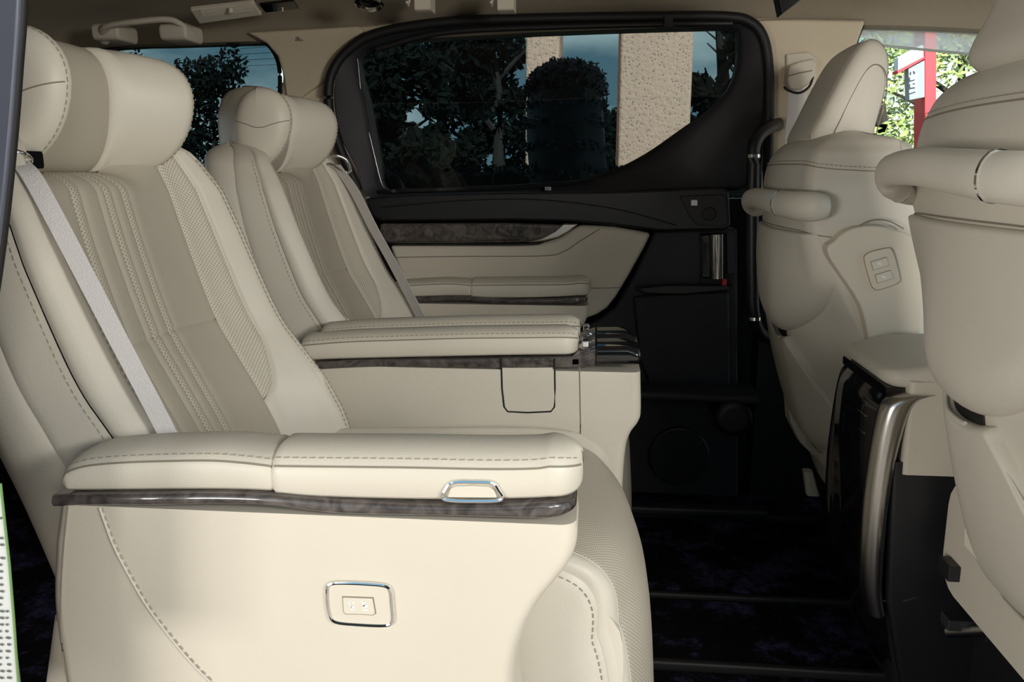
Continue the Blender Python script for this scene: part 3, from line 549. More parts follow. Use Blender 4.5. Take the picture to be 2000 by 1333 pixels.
def inner_arm(Yi, sg, root):
    """inboard armrest; Yi = face towards its own seat, sg points inboard"""
    y0, y1 = (Yi, Yi + .08) if sg > 0 else (Yi - .08, Yi)
    Y = 1.38; X = lambda a, b: at(a, b, Y)[0]; Z = lambda a, b: at(a, b, Y)[2]
    pan = bar('armrest_panel', 'z', [(.10, -.58, X(1216, 900), y0, y1), (Z(700, 962), -.58, X(1216, 962), y0, y1), (Z(700, 870), -.58, X(1222, 870), y0, y1), (Z(700, 835), -.58, X(1232, 835), y0, y1), (Z(700, 812), -.58, X(1248, 812), y0, y1), (Z(700, 790), -.58, X(1253, 790), y0, y1), (Z(700, 716), -.58, X(1252, 716), y0, y1)], .016, 'leather', root, n=40)
    T = [(620, 722, 708), (700, 718, 704), (800, 716, 703), (900, 718, 702), (1000, 719, 700), (1130, 718, 698)]
    bar('wood_trim', 'x', [(X(a, b), y0 - .003, y1 + .003, Z(a, b), Z(a, c)) for a, b, c in T], .003, 'burl', root, n=30)
    arm_pad('arm_pad', zx([(590, 705, 676), (680, 702, 669), (800, 699, 665), (900, 697, 662), (1000, 695, 661), (1098, 694, 660)], Y), y0 + .001, y1 - .001, root, sg, R1=.028, top=.014)
    bar('cup_holder_base', 'x', [(X(1118, 700), y0 - .003, y1 + .003, Z(1118, 717), Z(1118, 697)), (X(1134, 700), y0 - .003, y1 + .003, Z(1134, 717), Z(1134, 688)), (X(1162, 700), y0 - .003, y1 + .003, Z(1162, 716), Z(1162, 679))], .005, 'burl', root)
    bar('cup_holder_lid', 'x', [(X(1166, 700), y0 - .003, y1 + .003, Z(1166, 715), Z(1166, 678)), (X(1225, 700), y0 - .003, y1 + .003, Z(1225, 714), Z(1225, 677)), (X(1243, 700), y0 - .003, y1 + .003, Z(1243, 714), Z(1243, 684))], .010, 'gloss_black', root, e1=.008)
    f0 = y0 - .0006 if sg > 0 else y1 + .0006
    yy = y0 if sg > 0 else y1
    box('release_latch', (X(1143, 680), (y0 + y1) / 2 - sg * .02, Z(1143, 680) + .004), (.012, .02, .012), 'chrome', root)
    tube('seam', [(X(1132, 716), f0, Z(1132, 716)), (X(1134, 830), f0, Z(1134, 830)), (X(1130, 960), f0, Z(1130, 960))], .0009, 'seam_line', pan, k=5)
    # little square pocket lid with a dark shut line
    L = [(X(a, b), Z(a, b)) for a, b in [(979, 716), (1083, 716), (1084, 760), (1083, 795), (1076, 804), (1030, 806), (992, 804), (985, 795), (981, 760)]]
    tube('shut_line', [(x, f0, z) for x, z in [(L[0][0], Z(979, 700))] + [L[8], L[7], L[6], L[5], L[4], L[3], L[2]] + [(L[1][0], Z(1083, 700))]], .0016, 'black_gap', pan, k=6)
    tube('shut_line', [(L[0][0], f0 - sg * .003, Z(979, 718)), (L[0][0], f0 - sg * .003, Z(979, 700))], .0018, 'black_gap', pan, k=6)
    tube('shut_line', [(L[1][0], f0 - sg * .003, Z(979, 718)), (L[1][0], f0 - sg * .003, Z(979, 698))], .0018, 'black_gap', pan, k=6)
    a_, b_ = (yy - sg * .001, yy + sg * .004)
    plate('pocket_lid', [(x, z) for x, z in L], min(a_, b_), max(a_, b_), 'leather', root, bevel=.0008)
    return pan
def belt(root, pts, wv):
    b_ = ribbon('seat_belt', pts, wv, .0008, 'belt_web', root, n=40); return b_
NY, FY = 1.11, 1.84
near, S1, _ = captain_chair(NY, -1, 'large cream leather captain seat nearest the camera, belt across its backrest', 1, 0)
outer_arm(.75, -1, near); inner_arm(1.38, 1, near)
belt(near, [at(36, 316, .895), at(62, 345, .88), at(112, 435, .868), at(167, 540, .862), at(232, 665, .86), at(303, 800, .86), at(352, 895, .86)], [(.018, .012, 0), (.020, .008, 0)])
tube('belt_guide', [at(14, 296, .89), at(40, 299, .90), at(58, 312, .92), at(48, 322, .91), at(22, 330, .90), at(12, 318, .89)], .004, 'chrome', near, n=36, closed=True)
bar('belt_slot', 'x', [(at(0, 300, .93)[0], .885, .95, .905, .925), (at(62, 300, .93)[0], .885, .95, .905, .925)], .004, 'gloss_black', near)
far, S2, _ = captain_chair(FY, 1, 'cream leather captain seat further away beside the sliding door, belt at its window side', 1, 0)
outer_arm(2.19, 1, far); inner_arm(1.57, -1, far)
belt(far, [at(655, 322, 2.03), at(690, 370, 2.03), at(730, 448, 2.03), at(770, 520, 2.03), at(822, 620, 2.03), at(860, 690, 2.03)], [(.030, -.018, 0), (.030, -.018, 0)])
tube('belt_guide', [at(628, 310, 2.03), at(650, 303, 2.03), at(676, 312, 2.04), at(684, 334, 2.04), at(672, 336, 2.03), at(645, 322, 2.03), at(630, 322, 2.03)], .005, 'chrome', far, n=36, closed=True)
# chrome release button on the near pad, and the seat switch on the near panel
po = [(868, 975), (872, 955), (886, 943), (925, 942), (960, 944), (972, 957), (978, 976)]
tube('button_rim', [at(a, b, .7495) for a, b in po] + [at(925, 979, .7495)], .0022, 'chrome', near, up=(0, 1, 0), closed=True, n=60, k=8)
plate('release_button', xz([(874, 971), (880, 954), (890, 949), (925, 948), (955, 950), (966, 958), (971, 972)], .75), .7475, .756, 'button', near, bevel=.0015)
ro = [(640, 1150), (645, 1142), (660, 1139), (705, 1140), (750, 1144), (762, 1154), (765, 1180), (767, 1208), (762, 1219), (745, 1222), (700, 1220), (660, 1216), (647, 1206), (641, 1180)]
tube('switch_rim', [at(a, b, .7485) for a, b in ro], .0021, 'chrome', near, up=(0, 1, 0), closed=True, n=80, k=8)
plate('switch_plate', xz(ro, .75), .7478, .756, 'cream_plastic', near, n=60, bevel=.001)
plate('switch_button', xz([(670, 1167), (728, 1169), (733, 1198), (728, 1201), (700, 1199), (676, 1199), (672, 1195)], .7478), .7462, .75, 'button', near, bevel=.0008)
tube('switch_gap', [at(a, b, .7477) for a, b in [(669, 1166), (729, 1168), (734, 1199), (728, 1202), (700, 1200), (675, 1200), (672, 1196)]], .0006, 'seam_line', near, up=(0, 1, 0), closed=True, k=5)
def glyph(name, polys, Y, parent, dy=.0004, m='print_white'):
    V = []; Fc = []
    for P in polys:
        o = len(V); V += [at(a, b, Y) for a, b in P]; Fc.append(tuple(range(o, o + len(P))))
    return mk(name, V, Fc, m, parent, smooth=False)
glyph('switch_symbol', [[(679, 1177), (682, 1177), (687, 1187), (684, 1188)], [(685, 1185), (694, 1186), (694, 1188), (685, 1188)], [(687, 1178), (692, 1176), (694, 1179), (691, 1180)], [(705, 1175), (708, 1175), (713, 1184), (709, 1186)], [(709, 1183), (719, 1183), (719, 1187), (709, 1187)], [(712, 1176), (715, 1176), (712, 1181), (710, 1180)], [(708, 1191), (719, 1191), (719, 1194), (708, 1194)], [(683, 1190), (695, 1190), (692, 1192), (684, 1192)]], .7459, near)

# ------------------------------------------------------------------ front seats (seen from behind)
def front_seat(Yc, sg, dx, dz, label, hx, hz):
    root = thing('front_seat', (.7, Yc, 0), label, 'seat', 'front seats seen from behind')
    PB = [(.19, .560), (.235, .548), (.30, .520), (.357, .497), (.43, .474), (.516, .452), (.62, .432), (.697, .418), (.786, .405), (.885, .402), (.93, .412), (.955, .428), (.972, .452), (.982, .49)]
    zs_ = [p[0] for p in cm(PB, 100)]; xs_ = [p[1] for p in cm(PB, 100)]
    HWz = ([.19, .30, .45, .60, .75, .88, .94, .965, .982], [.235, .245, .245, .243, .240, .232, .215, .195, .15])
    TH = ([.19, .4, .8, .93, .965, .982], [.24, .25, .25, .22, .18, .03])
    # cross-section half: s 0 centre back .. 2 = edge .. 3 side .. 5 front centre (w, fraction of depth)
    Q = cm([(-.5, .0), (0, -.012), (.5, -.006), (.80, .004), (.93, .028), (.99, .10), (1.0, .32), (.98, .8), (.7, 1.0), (0, 1.0), (-.7, 1.0)], 201)
    def S(u, s):
        z = min(max(u, .15), .982); a = (min(abs(s), 8) + 1) / 10 * 200; j = min(int(a), 199); q = Q[j] * (1 - (a - j)) + Q[j + 1] * (a - j)
        hw = np.interp(z, *HWz); th = np.interp(z, *TH); d = q[1] if q[1] > .1 else q[1]
        x = np.interp(z, zs_, xs_) + (q[1] * th if q[1] > 0 else q[1])
        # hollow of the lower back, inboard edge swept forward low down
        w = q[0] * hw * (1 if s >= 0 else -1)
        swp = .075 * max(0, min(1, (.80 - z) / .2)) * max(0, min(1, (-w - .05) / .19)) ** 1.3 * max(0, min(1, 1 - q[1] / .35))
        return np.array([x + dx + swp + .006 * (w / .24) ** 2 * max(0, min(1, 1 - q[1] / .35)), Yc + sg * w, z + dz])
    S.inside = lambda u: np.array([np.interp(u, zs_, xs_) + dx + .09, Yc, u + dz])
    patch('back_panel', S, .19, .982, 110, -6, 6, 90, 'leather_grey', root, edges=(0, 0, 0, 0)); patch('seat_front', S, .19, .982, 40, 6, 8, 10, 'leather_grey', root, edges=(0, 0, 0, 0)); patch('seat_front', S, .19, .982, 40, -8, -6, 10, 'leather_grey', root, edges=(0, 0, 0, 0))
    # U-shaped upper shell standing proud, a pocket below it with a dark slit between them
    qs = np.linspace(0, 4, 120); qw = [abs(S(.6, s)[1] - Yc) / np.interp(.6, *HWz) for s in qs]; kk = int(np.argmax(np.array(qw) > .985)) or 110
    def PW(y, z):
        r_ = min(abs(y) / np.interp(z, *HWz), .984); return S(z, float(np.interp(r_, qw[:kk], qs[:kk])) * (1 if y * sg >= 0 else -1))
    def proud(name, zlo, zhi, yl, yr, h, m='leather_grey', nu=44, ns=44, rim=.02, top=.006, side=.02, hz=None):
        V = []; Fc = []
        for i in range(nu + 1):
            r_ = (1 - math.cos(math.pi * i / nu)) / 2
            for j in range(ns + 1):
                c = (1 - math.cos(math.pi * j / ns)) / 2; z = .5
                for _ in range(3):
                    a, b = yl(z), yr(z); y = a + (b - a) * c; z = zlo(y) + (zhi(y) - zlo(y)) * r_
                f_ = lambda e: math.sqrt(max(0, 1 - (1 - min(1, max(0, e))) ** 2))
                k = f_((z - zlo(y)) / rim) * f_((zhi(y) - z) / top) * f_((y - a) / side) * f_((b - y) / side); p = PW(y, z)
                V.append(p + np.array([-1, 0, 0]) * ((h if hz is None else hz(z)) * k - .0008))
        for i in range(nu):
            for j in range(ns):
                q = i * (ns + 1) + j; Fc.append((q, q + 1, q + ns + 2, q + ns + 1))
        return mk(name, V, Fc, m, root, angle=70)
    lo_ = lambda y: .553 + 2.4 * y * y
    yb = lambda z: float(np.interp(z, [.28, .36, .44, .50, .545, .575], [-.215, -.205, -.165, -.105, -.05, .0]))
    proud('shell_panel', lo_, lambda y: .784, lambda z: -.236, lambda z: .236, .030, rim=.05, side=.03, hz=lambda z: .010 + .024 * min(1, max(0, (.80 - z) / .18)))
    proud('pocket_shade_strip', lambda y: lo_(y) - .022, lambda y: lo_(y) + .02, lambda z: max(-.03, -.20), lambda z: .228, .0035, 'black_gap', nu=8, rim=.001, top=.001, side=.004)  # black strip laid on the seat back as the shade inside the pocket
    proud('pocket', lambda y: .292 + .5 * y * y, lambda y: lo_(y) - .012 - .012 * max(0, 1 - abs(y - .08) / .12), yb, lambda z: .236, .018, rim=.05, top=.012, side=.008)
    P = [PW(yb(z) + .004, z) + np.array([-.014, 0, 0]) for z in np.linspace(.535, .31, 40)]; tube('pocket_piping', P, .0018, 'leather_grey', root, k=8)
    P = [PW(y, lo_(y) - .014 - .012 * max(0, 1 - abs(y - .08) / .12)) + np.array([-.012, 0, 0]) for y in np.linspace(.0, .225, 40)]; tube('pocket_rim', P, .003, 'leather_grey', root, k=8)
    for zz, st in ((.912, 1), (.782, 0)):
        P = [S(zz + .006 * (1 - (s / 3.5) ** 2), s) + np.array([-.0006, 0, .0]) for s in np.linspace(-6, 6, 100)]; tube('seam', P, .0012, 'seam_line', root, k=5)
        if st: stitches('stitching', [p + np.array([0, 0, .007]) for p in P[4:-4]], root)
    # lower valance with speaker-like slots
    P = [S(.285 + .03 * (s / 3.4) ** 2, s) + np.array([-.001, 0, 0]) for s in np.linspace(-3.8, 3.8, 40)]; tube('seam', P, .0015, 'seam_line', root, k=5)
    # headrest
    SO = [(.433, .960), (.452, 1.02), (.483, 1.09), (.510, 1.14), (.535, 1.163), (.560, 1.158), (.578, 1.13), (.580, 1.075), (.565, .995), (.552, .945), (.50, .935)]
    SO = [(a + hx, b + hz) for a, b in cm(SO, 44, True)]; cxm = np.mean([p[0] for p in SO]); czm = np.mean([p[1] for p in SO]); rings = []
    for w, k in [(-.124, .3), (-.1225, .62), (-.118, .80), (-.111, .90), (-.10, .955), (-.08, .98), (-.04, 1), (0, 1.01), (.04, 1), (.08, .98), (.10, .955), (.111, .90), (.118, .80), (.1225, .62), (.124, .3)]:
        rings.append([(cxm + (x - cxm) * k, Yc + sg * w * 1.02, czm + (z - czm) * (k * .75 + .25 if k > .9 else k ** .8)) for x, z in SO])
    V, Fc = loft(rings); hr = mk('headrest', V, Fc, 'leather_grey', root, angle=70)
    for k, rr in ((.80, 2), (.955, 4)):
        ring = rings[rr] if -sg > 0 else rings[-1 - rr]
    cam_side = 0 if sg > 0 else -1
    rn = rings[4] if sg > 0 else rings[-5]; tube('seam', [(np.array(p) + np.array([0, -.0004, 0])) for p in rn], .0012, 'seam_line', hr, k=5, closed=True)
    rn = rings[2] if sg > 0 else rings[-3]; o_ = [p for p in rn]; 
    tube('seam', [(cxm + .012 + (p[0] - cxm) * .80, p[1] - .0054, czm - .022 + (p[2] - czm) * .84) for p in o_], .0013, 'seam_line', hr, k=5, closed=True)
    for s_ in (-1, 1): tube('headrest_post', [(.505 + hx, Yc + s_ * .05, .93 + dz), (.51 + hx, Yc + s_ * .05, .985 + hz)], .007, 'chrome', root)
    bar('cushion', 'x', [(.52 + dx, Yc - .24, Yc + .24, .26, .44), (.75, Yc - .25, Yc + .25, .26, .45), (1.02, Yc - .24, Yc + .24, .27, .44)], .05, 'leather', root, e1=.04)
    bar('base', 'z', [(.02, .60, .95, Yc - .20, Yc + .20), (.26, .60, .98, Yc - .21, Yc + .21)], .02, 'black_plastic', root)
    return root, S
fs, SF = front_seat(1.90, 1, 0, 0, 'grey-cream leather front seat on the door side, its headrest beside the bright window', 0, 0)
ns, SN = front_seat(1.045, -1, .042, .058, 'grey-cream leather front seat nearest the camera at the right edge', .03, .072)
def grip(root, pts, r, m='leather_grey', ringat=(), flat=1.25, n=60, rs=None):
    tube('grip', pts, r, m, root, n=n, flat=flat, k=18, rs=rs)
    P = cm(pts, n)
    for i in ringat:
        a, b = P[i], P[i + 1]; rr = r if rs is None else float(np.interp(i / (n - 1), np.linspace(0, 1, len(rs)), rs)); tube('chrome_ring', [a, a + (b - a) * .35], rr * 1.06, 'chrome', root, flat=flat, k=24)
# far seat handle: from the door-side edge in to the middle of the back
grip(fs, [at(1486, 412, 2.10), at(1474, 410, 2.09), at(1464, 400, 2.07), at(1463, 390, 2.03), at(1478, 387, 1.95), at(1500, 392, 1.84), at(1527, 398, 1.74), at(1560, 402, 1.67), at(1590, 404, 1.64), at(1612, 404, 1.645)], .021, ringat=(39,), rs=[.010, .013, .016, .017, .018, .019, .021, .023, .023, .018])
grip(ns, [at(1788, 385, 1.26), at(1765, 376, 1.23), at(1738, 356, 1.19), at(1738, 334, 1.15), at(1790, 326, 1.03), at(1860, 334, .93), at(1945, 345, .845), at(2060, 352, .79), at(2200, 352, .76)], .02, ringat=(9, 44), rs=[.010, .012, .0155, .016, .017, .018, .019, .020, .021, .022])
# near seat: vented plate, bracket and rail on the lower back
vp = slab4('vent_plate', [at(1889, 1029, 1.115), at(1888, 1066, 1.115), at(1958, 1141, 1.04), at(1960, 1100, 1.04)], .0045, 'cream_plastic', ns, bevel=.0015)
def on4(u, v): 
    c = [np.array(at(1889, 1029, 1.1135)), np.array(at(1888, 1066, 1.1135)), np.array(at(1958, 1141, 1.0385)), np.array(at(1960, 1100, 1.0385))]
    return (c[0] * (1 - u) + c[3] * u) * (1 - v) + (c[1] * (1 - u) + c[2] * u) * v + np.array([-.0015, 0, 0])
for i in range(7):
    for j in range(4):
        u0 = .10 + i * .105 + (j % 2) * .03; v0 = .18 + j * .18; slab4('slot', [on4(u0, v0), on4(u0 + .075, v0), on4(u0 + .075, v0 + .09), on4(u0, v0 + .09)], .0015, 'seam_line', ns, bevel=0)
box('seat_bracket', at(1862, 1112, 1.24), (.03, .04, .025), 'black_plastic', ns); tube('rail', [at(1853, 1236, 1.25), at(1930, 1232, 1.2)], .009, 'satin_metal', ns)
box('rail_block', at(1890, 1216, 1.24), (.07, .03, .018), 'charcoal', ns); tube('lever', [at(1932, 1228, 1.2), at(1930, 1254, 1.2)], .005, 'black_plastic', ns)
# far seat: inboard side cover with two switches, lower slotted bracket and foot
sc = plate('side_cover', xz([(1618, 497), (1632, 470), (1660, 449), (1700, 441), (1745, 449), (1790, 480), (1800, 640), (1770, 700), (1708, 690), (1680, 596)], 1.625), 1.625, 1.72, 'cream_plastic', fs, n=60, bevel=.014, seg=5)
tube('seam', [at(a, b, 1.645) for a, b in [(1668, 447), (1700, 431), (1735, 432), (1765, 447)]], .0013, 'seam_line', sc, n=16, k=5)
so = [(1688, 508), (1692, 497), (1705, 491), (1733, 485), (1741, 488), (1748, 505), (1757, 543), (1754, 552), (1744, 557), (1716, 566), (1706, 563), (1700, 552)]
plate('switch_plate', xz(so, 1.62), 1.617, 1.63, 'cream_plastic', sc, n=48, bevel=.0015)
tube('plate_gap', [at(a, b, 1.6195) for a, b in so], .0012, 'seam_line', sc, n=48, up=(0, 1, 0), closed=True, k=5)
for oy, ox in ((0, 0), (25.5, 8)):
    P = [(1701 + ox, 512 + oy), (1731 + ox, 503 + oy), (1736 + ox, 518 + oy), (1706 + ox, 528 + oy)]
    plate('switch_button', xz(P, 1.617), 1.6145, 1.62, 'button', sc, bevel=.001); tube('button_gap', [at(a, b, 1.6165) for a, b in P], .001, 'seam_line', sc, up=(0, 1, 0), closed=True, k=5)
    glyph('switch_symbol', [[(1714 + ox, 513 + oy), (1719 + ox, 513 + oy), (1723 + ox, 516 + oy), (1719 + ox, 519 + oy), (1714 + ox, 517 + oy)]], 1.6142, sc)
plate('lower_bracket', xz([(1536, 768), (1550, 770), (1590, 815), (1640, 880), (1660, 960), (1640, 960), (1605, 905), (1560, 862), (1540, 820)], 2.0), 1.98, 2.04, 'cream_plastic', fs, bevel=.005)
plate('bracket_slot', xz([(1558, 795), (1583, 818), (1584, 838), (1558, 812)], 1.98), 1.977, 1.982, 'seam_line', fs, bevel=0); plate('bracket_insert', xz([(1561, 799), (1578, 815), (1579, 830), (1561, 812)], 1.977), 1.974, 1.98, 'cream_plastic', fs, bevel=.001)
bar('foot', 'z', [(at(1, 910, 1.95)[2], at(1580, 900, 1.95)[0], at(1606, 900, 1.95)[0], 1.94, 1.97), (at(1, 868, 1.95)[2], at(1572, 880, 1.95)[0], at(1590, 880, 1.95)[0], 1.94, 1.97)], .008, 'button', fs)

# ------------------------------------------------------------------ centre console between the front seats
cc = thing('centre_console', (.7, 1.46, 0), 'centre console with cream lid, black rear face and brushed metal side rail', 'console')
Yn, Yf = 1.33, 1.60
bar('body', 'z', [(.02, .53, 1.15, Yn + .012, Yf), (.2, .50, 1.15, Yn + .012, Yf), (.40, .49, 1.15, Yn + .012, Yf), (.545, .50, 1.15, Yn + .012, Yf)], .02, 'black_plastic', cc)
rp = [(.03, .545), (.12, .512), (.22, .492), (.35, .480), (.45, .474), (.515, .476), (.545, .49)]
rings = [[(x - .004, Yn + .02, z), (x - .014, Yn + .06, z), (x - .018, (Yn + Yf) / 2, z), (x - .014, Yf - .04, z), (x + .0, Yf - .01, z), (x + .05, Yf, z), (x + .05, Yn + .035, z)] for z, x in cm(rp, 24)]
V, Fc = loft(rings); mk('rear_face', V, Fc, 'gloss_black', cc, angle=50)
rings = []
for z, x in cm([(.17, .472), (.23, .458), (.35, .452), (.45, .455), (.52, .462), (.545, .474), (.555, .50)], 30):
    wd = float(np.interp(z, [.17, .25, .45, .55], [.030, .036, .042, .050])); rings.append([(x + wd / 2 + wd / 2 * math.cos(t), Yn + .012 + .022 * math.sin(t), z) for t in [2 * math.pi * i / 20 for i in range(20)]])
V, Fc = loft(rings); mk('metal_rail', V, Fc, 'satin_metal', cc, angle=60)
V2 = [(x + .008, 2 * 1.465 - y, z) for x, y, z in V]; mk('far_rail', V2, Fc, 'gloss_black', cc, angle=60)
bar('side_trim', 'z', [(.42, .505, .9, Yn, Yn + .03), (.575, .505, .9, Yn, Yn + .03)], .008, 'cream_plastic', cc)
bar('lid', 'x', [(.50, Yn + .01, Yf - .01, .560, .592), (.54, Yn, Yf, .560, .604), (.75, Yn, Yf, .560, .612), (.9, Yn, Yf, .56, .612)], .018, 'leather_grey', cc, e0=.03, ea=.05, eb=.014)
bar('lid_gap', 'x', [(.475, Yn + .02, Yf - .01, .545, .561), (.9, Yn + .02, Yf - .01, .545, .561)], .006, 'gloss_black', cc)
for z in (.50, .47): tube('vent_line', [(.459, 1.39, z), (.459, 1.45, z)], .0012, 'satin_metal', cc, k=5)
tube('lower_joint', [(.49, Yn + .012, .19), (.53, Yn - .002, .20), (.62, Yn + .008, .235)], .002, 'charcoal', cc)
bar('lower_side', 'z', [(.03, .54, .72, Yn - .002, Yn + .02), (.2, .50, .70, Yn - .002, Yn + .02), (.44, .49, .66, Yn + .004, Yn + .02)], .008, 'black_plastic', cc)

# ------------------------------------------------------------------ outside the car
shell('ground', (0, 10, -.42), (90, 70, .1), 'asphalt')
mat('dark_wall', (.035, .045, .035), .9, bump=.5, bscale=12, var=.5, vscale=4); shell('sky_block_wall', (0, -9, 1.4), (40, .4, 3.6), 'dark_wall')  # unseen wall, added to keep bright horizon sky out of the window reflection
shell('sun_block_roof', (-2.3, .55, 2.55), (8.4, 5.7, .08), 'shade_roof')  # unseen roof, added to keep direct sun off the cabin
mat('white_paint', (.8, .8, .8), .3, coat=.5); shell('bounce_bonnet', (2.95, 1.47, .52), (1.5, 1.6, .1), 'white_paint'); mat('concrete', (.42, .40, .36), .9); shell('forecourt', (6.5, 2, -.365), (8, 10, .01), 'concrete')  # white bonnet is out of view, added to bounce sun onto the ceiling
for px0, px1, lab in ((1026, 1092, 'narrower pale pebble-dashed concrete column outside the tinted window'), (1209, 1350, 'broad pale pebble-dashed concrete column outside the tinted window')):
    Yp = 5.2; x0, x1 = at(px0, 200, Yp)[0], at(px1, 200, Yp)[0]
    tag(bar('concrete_column', 'z', [(-.38, x0, x1, Yp, Yp + .5), (3.2, x0, x1, Yp, Yp + .5)], .02, 'pebble'), lab, 'column')
def tree(name, px, D, ztop, rad, n, m, label, trunk=True, zlow=.2, size=.13):
    x = at(px, 300, D)[0]; t_ = thing(name, (x, D, -.37), label, 'tree', 'trees beyond the car')
    if trunk:
        V, Fc = tube_geo([(x, D, -.37), (x + .1, D, (ztop) * .5), (x - .05, D, ztop * .9)], .14, 8, n=8, rs=[.14, .1, .03]); mk('trunk', V, Fc, 'bark', t_)
        for i in range(6):
            a = random.uniform(0, 6.28); z0 = random.uniform(.35, .7) * ztop; V, Fc = tube_geo([(x, D, z0), (x + rad * .5 * math.cos(a), D + rad * .3 * math.sin(a), z0 + ztop * .14), (x + rad * .9 * math.cos(a), D + rad * .6 * math.sin(a), z0 + ztop * .22)], .04, 5, rs=[.05, .03, .01]); mk('branch', V, Fc, 'bark', t_)
    V = []; Fc = []; nc = 26; cs = []
    for i in range(nc):
        a = random.uniform(0, 6.28); h = random.uniform(0, 1); rr = rad * math.sqrt(random.random()) * (math.sin(math.pi * (.12 + .8 * h)) ** .6); cs.append((x + rr * math.cos(a), D + rr * math.sin(a) * .7, zlow + (ztop - zlow) * h, rad * random.uniform(.22, .38)))
    for i in range(n):
        c = random.choice(cs); d = Vector((random.gauss(0, 1), random.gauss(0, 1), random.gauss(0, 1))).normalized() * c[3] * random.random() ** .4
        p = Vector(c[:3]) + d; u = Vector((random.gauss(0, 1), random.gauss(0, 1), random.gauss(0, 1))).normalized(); v = u.orthogonal().normalized(); s = size * random.uniform(.5, 1.2); o = len(V)
        V += [p + u * s, p + v * s * .45, p - u * s, p - v * s * .45]; Fc.append((o, o + 1, o + 2, o + 3))
    me = mk('foliage', V, Fc, m, t_, smooth=False, kind='stuff')
TR = [(290, 31, 5.4, 2.5), (415, 25, 4.0, 1.9), (505, 23, 2.4, 1.0), (735, 11, 2.8, .9), (850, 17.5, 4.1, 1.4), (965, 14.4, 3.5, 1.0), (1120, 21, 2.6, 1.3), (1190, 26, 2.6, 1.5), (1395, 11, 3.2, .7), (1460, 15, 3.6, .9), (590, 9.5, 2.0, .6)]
for i, (px, D, h, r_) in enumerate(TR):
    pos_ = ['first', 'second', 'third', 'fifth', 'sixth', 'seventh', 'eighth', 'ninth', 'tenth', 'eleventh', 'fourth'][i]
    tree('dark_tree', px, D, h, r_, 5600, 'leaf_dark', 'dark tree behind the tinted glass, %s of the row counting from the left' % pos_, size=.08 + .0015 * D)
GT = [(1700, 11, 2.6, 1.1, 1.0), (1765, 16, 1.3, 1.3, -.2), (1860, 13, 3.0, 1.3, .1)]
for (px, D, h, r_, zl), lab in zip(GT, ('sunlit green tree by the headrest, leftmost in the front window', 'low bushy sunlit tree with a bare stem under the red sign', 'sunlit tree right of the red sign post')):
    tree('sunlit_tree', px, D, h, r_, 3000, 'leaf_green', lab, zlow=zl, size=.065)
# hedge right outside the door: dark, clipped, with a taller rounded stand-in for a seat reflection beside it
hd_ = thing('dark_hedge', (-.6, 4.6, -.37), 'long low dark hedge at the foot of the concrete columns', 'hedge')
V = []; Fc = []
xs_h = np.linspace(-4.2, 1.6, 60); prof = []
for x in xs_h:
    t_ = .90 + .02 * math.sin(x * 9) + .015 * math.sin(x * 23); prof.append([(x, 4.65, -.37), (x, 4.62, t_ - .12), (x, 4.66, t_ - .02), (x, 4.7, t_), (x, 4.85, t_), (x, 4.92, t_ - .06), (x, 4.94, -.37)])
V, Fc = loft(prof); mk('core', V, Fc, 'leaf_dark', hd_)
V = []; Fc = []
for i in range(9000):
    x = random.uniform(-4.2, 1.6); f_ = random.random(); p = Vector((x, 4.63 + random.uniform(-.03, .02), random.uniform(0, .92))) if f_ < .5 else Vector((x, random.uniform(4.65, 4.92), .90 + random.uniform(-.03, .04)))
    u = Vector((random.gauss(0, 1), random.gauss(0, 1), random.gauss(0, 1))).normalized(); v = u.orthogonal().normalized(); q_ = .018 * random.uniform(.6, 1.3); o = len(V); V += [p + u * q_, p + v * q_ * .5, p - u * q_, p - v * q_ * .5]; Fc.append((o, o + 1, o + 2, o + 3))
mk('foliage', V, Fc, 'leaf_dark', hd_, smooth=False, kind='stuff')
bx, bz = at(1108, 128, 4.2)[0], at(1108, 132, 4.2)[2]; rb_ = thing('reflection_shape', (bx, 4.2, -.37), 'smooth rounded dark shape standing in for a seat reflection, in front of the narrower concrete column', 'reflection')  # solid stand-in for a seat reflected in the side window
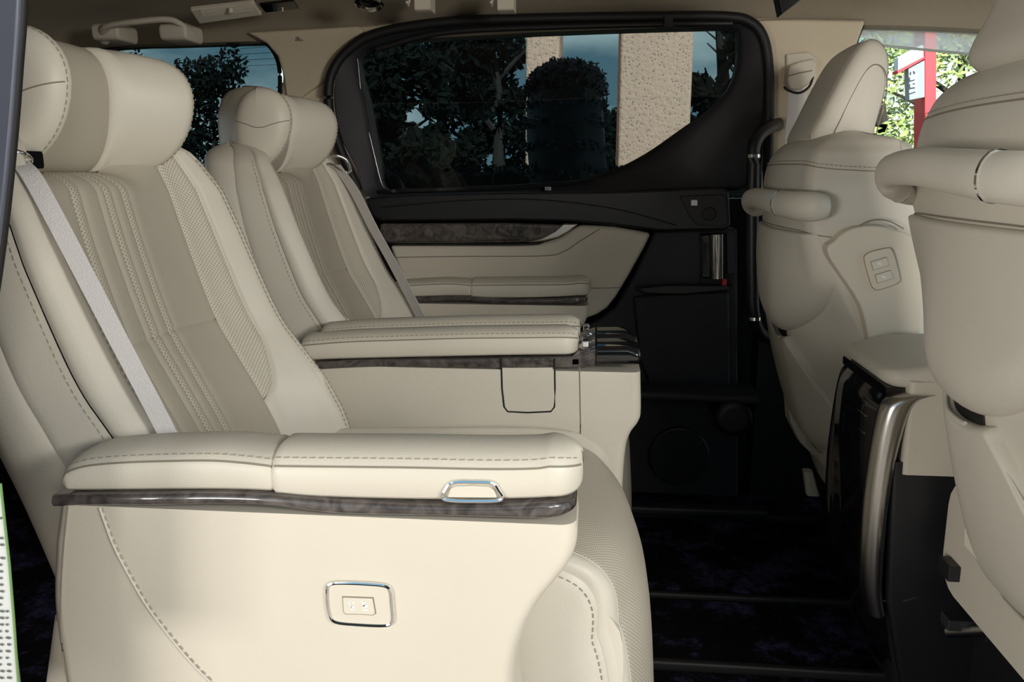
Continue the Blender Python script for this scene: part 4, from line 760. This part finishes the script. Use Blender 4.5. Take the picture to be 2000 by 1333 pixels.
pr = [(-.37, .12), (0, .16), (.5, .18), (.95, .19), (bz - .14, .182), (bz - .06, .165), (bz - .02, .13), (bz, .07), (bz + .004, .01)]; V, Fc = loft([[(bx + r_ * (1 + .06 * math.sin(3 * a + z * 9)) * math.cos(a), 4.2 + r_ * .9 * math.sin(a), z + .01 * math.sin(5 * a)) for a in [2 * math.pi * i / 30 for i in range(30)]] for z, r_ in cm(pr, 26)])
co_ = mk('core', V, Fc, 'charcoal', rb_); LV = []; LF = []
for i in range(9000):
    p = Vector(random.choice(V)) + Vector((random.gauss(0, .012), random.gauss(0, .012), random.gauss(0, .012))); u = Vector((random.gauss(0, 1), random.gauss(0, 1), random.gauss(0, 1))).normalized(); v = u.orthogonal().normalized(); o = len(LV); LV += [p + u * .016, p + v * .008, p - u * .016, p - v * .008]; LF.append((o, o + 1, o + 2, o + 3))
mk('foliage', LV, LF, 'charcoal', rb_, smooth=False, kind='stuff')
sg_ = thing('roadside_sign', (at(1815, 300, 9)[0], 9, -.37), 'red roadside sign post with a grey lettered board, seen through the front window', 'sign')
plate('post', xz([(1806, 40), (1829, 40), (1829, 520), (1806, 520)], 9), 9, 9.3, 'sign_red', sg_, bevel=.01)
plate('upper_board', xz([(1754, 112), (1800, 88), (1804, 90), (1804, 112), (1754, 138)], 8.98), 8.98, 9.1, 'sign_pale', sg_, bevel=.005); plate('band', xz([(1752, 138), (1806, 110), (1806, 115), (1754, 144)], 8.96), 8.96, 9.1, 'sign_red', sg_, bevel=.003)
plate('lower_board', xz([(1774, 134), (1806, 118), (1806, 190), (1776, 196)], 8.98), 8.98, 9.1, 'sign_grey', sg_, bevel=.005)
glyph('lettering', [[(1779, 140), (1783, 133), (1788, 133), (1791, 139), (1789, 144), (1786, 138), (1783, 138), (1782, 144)], [(1778, 148), (1790, 144), (1790, 154), (1778, 157)], [(1778, 160), (1790, 157), (1790, 161), (1782, 163), (1782, 166), (1790, 165), (1790, 169), (1778, 171)], [(1776, 178), (1791, 174), (1791, 177), (1776, 182)]], 8.96, sg_)
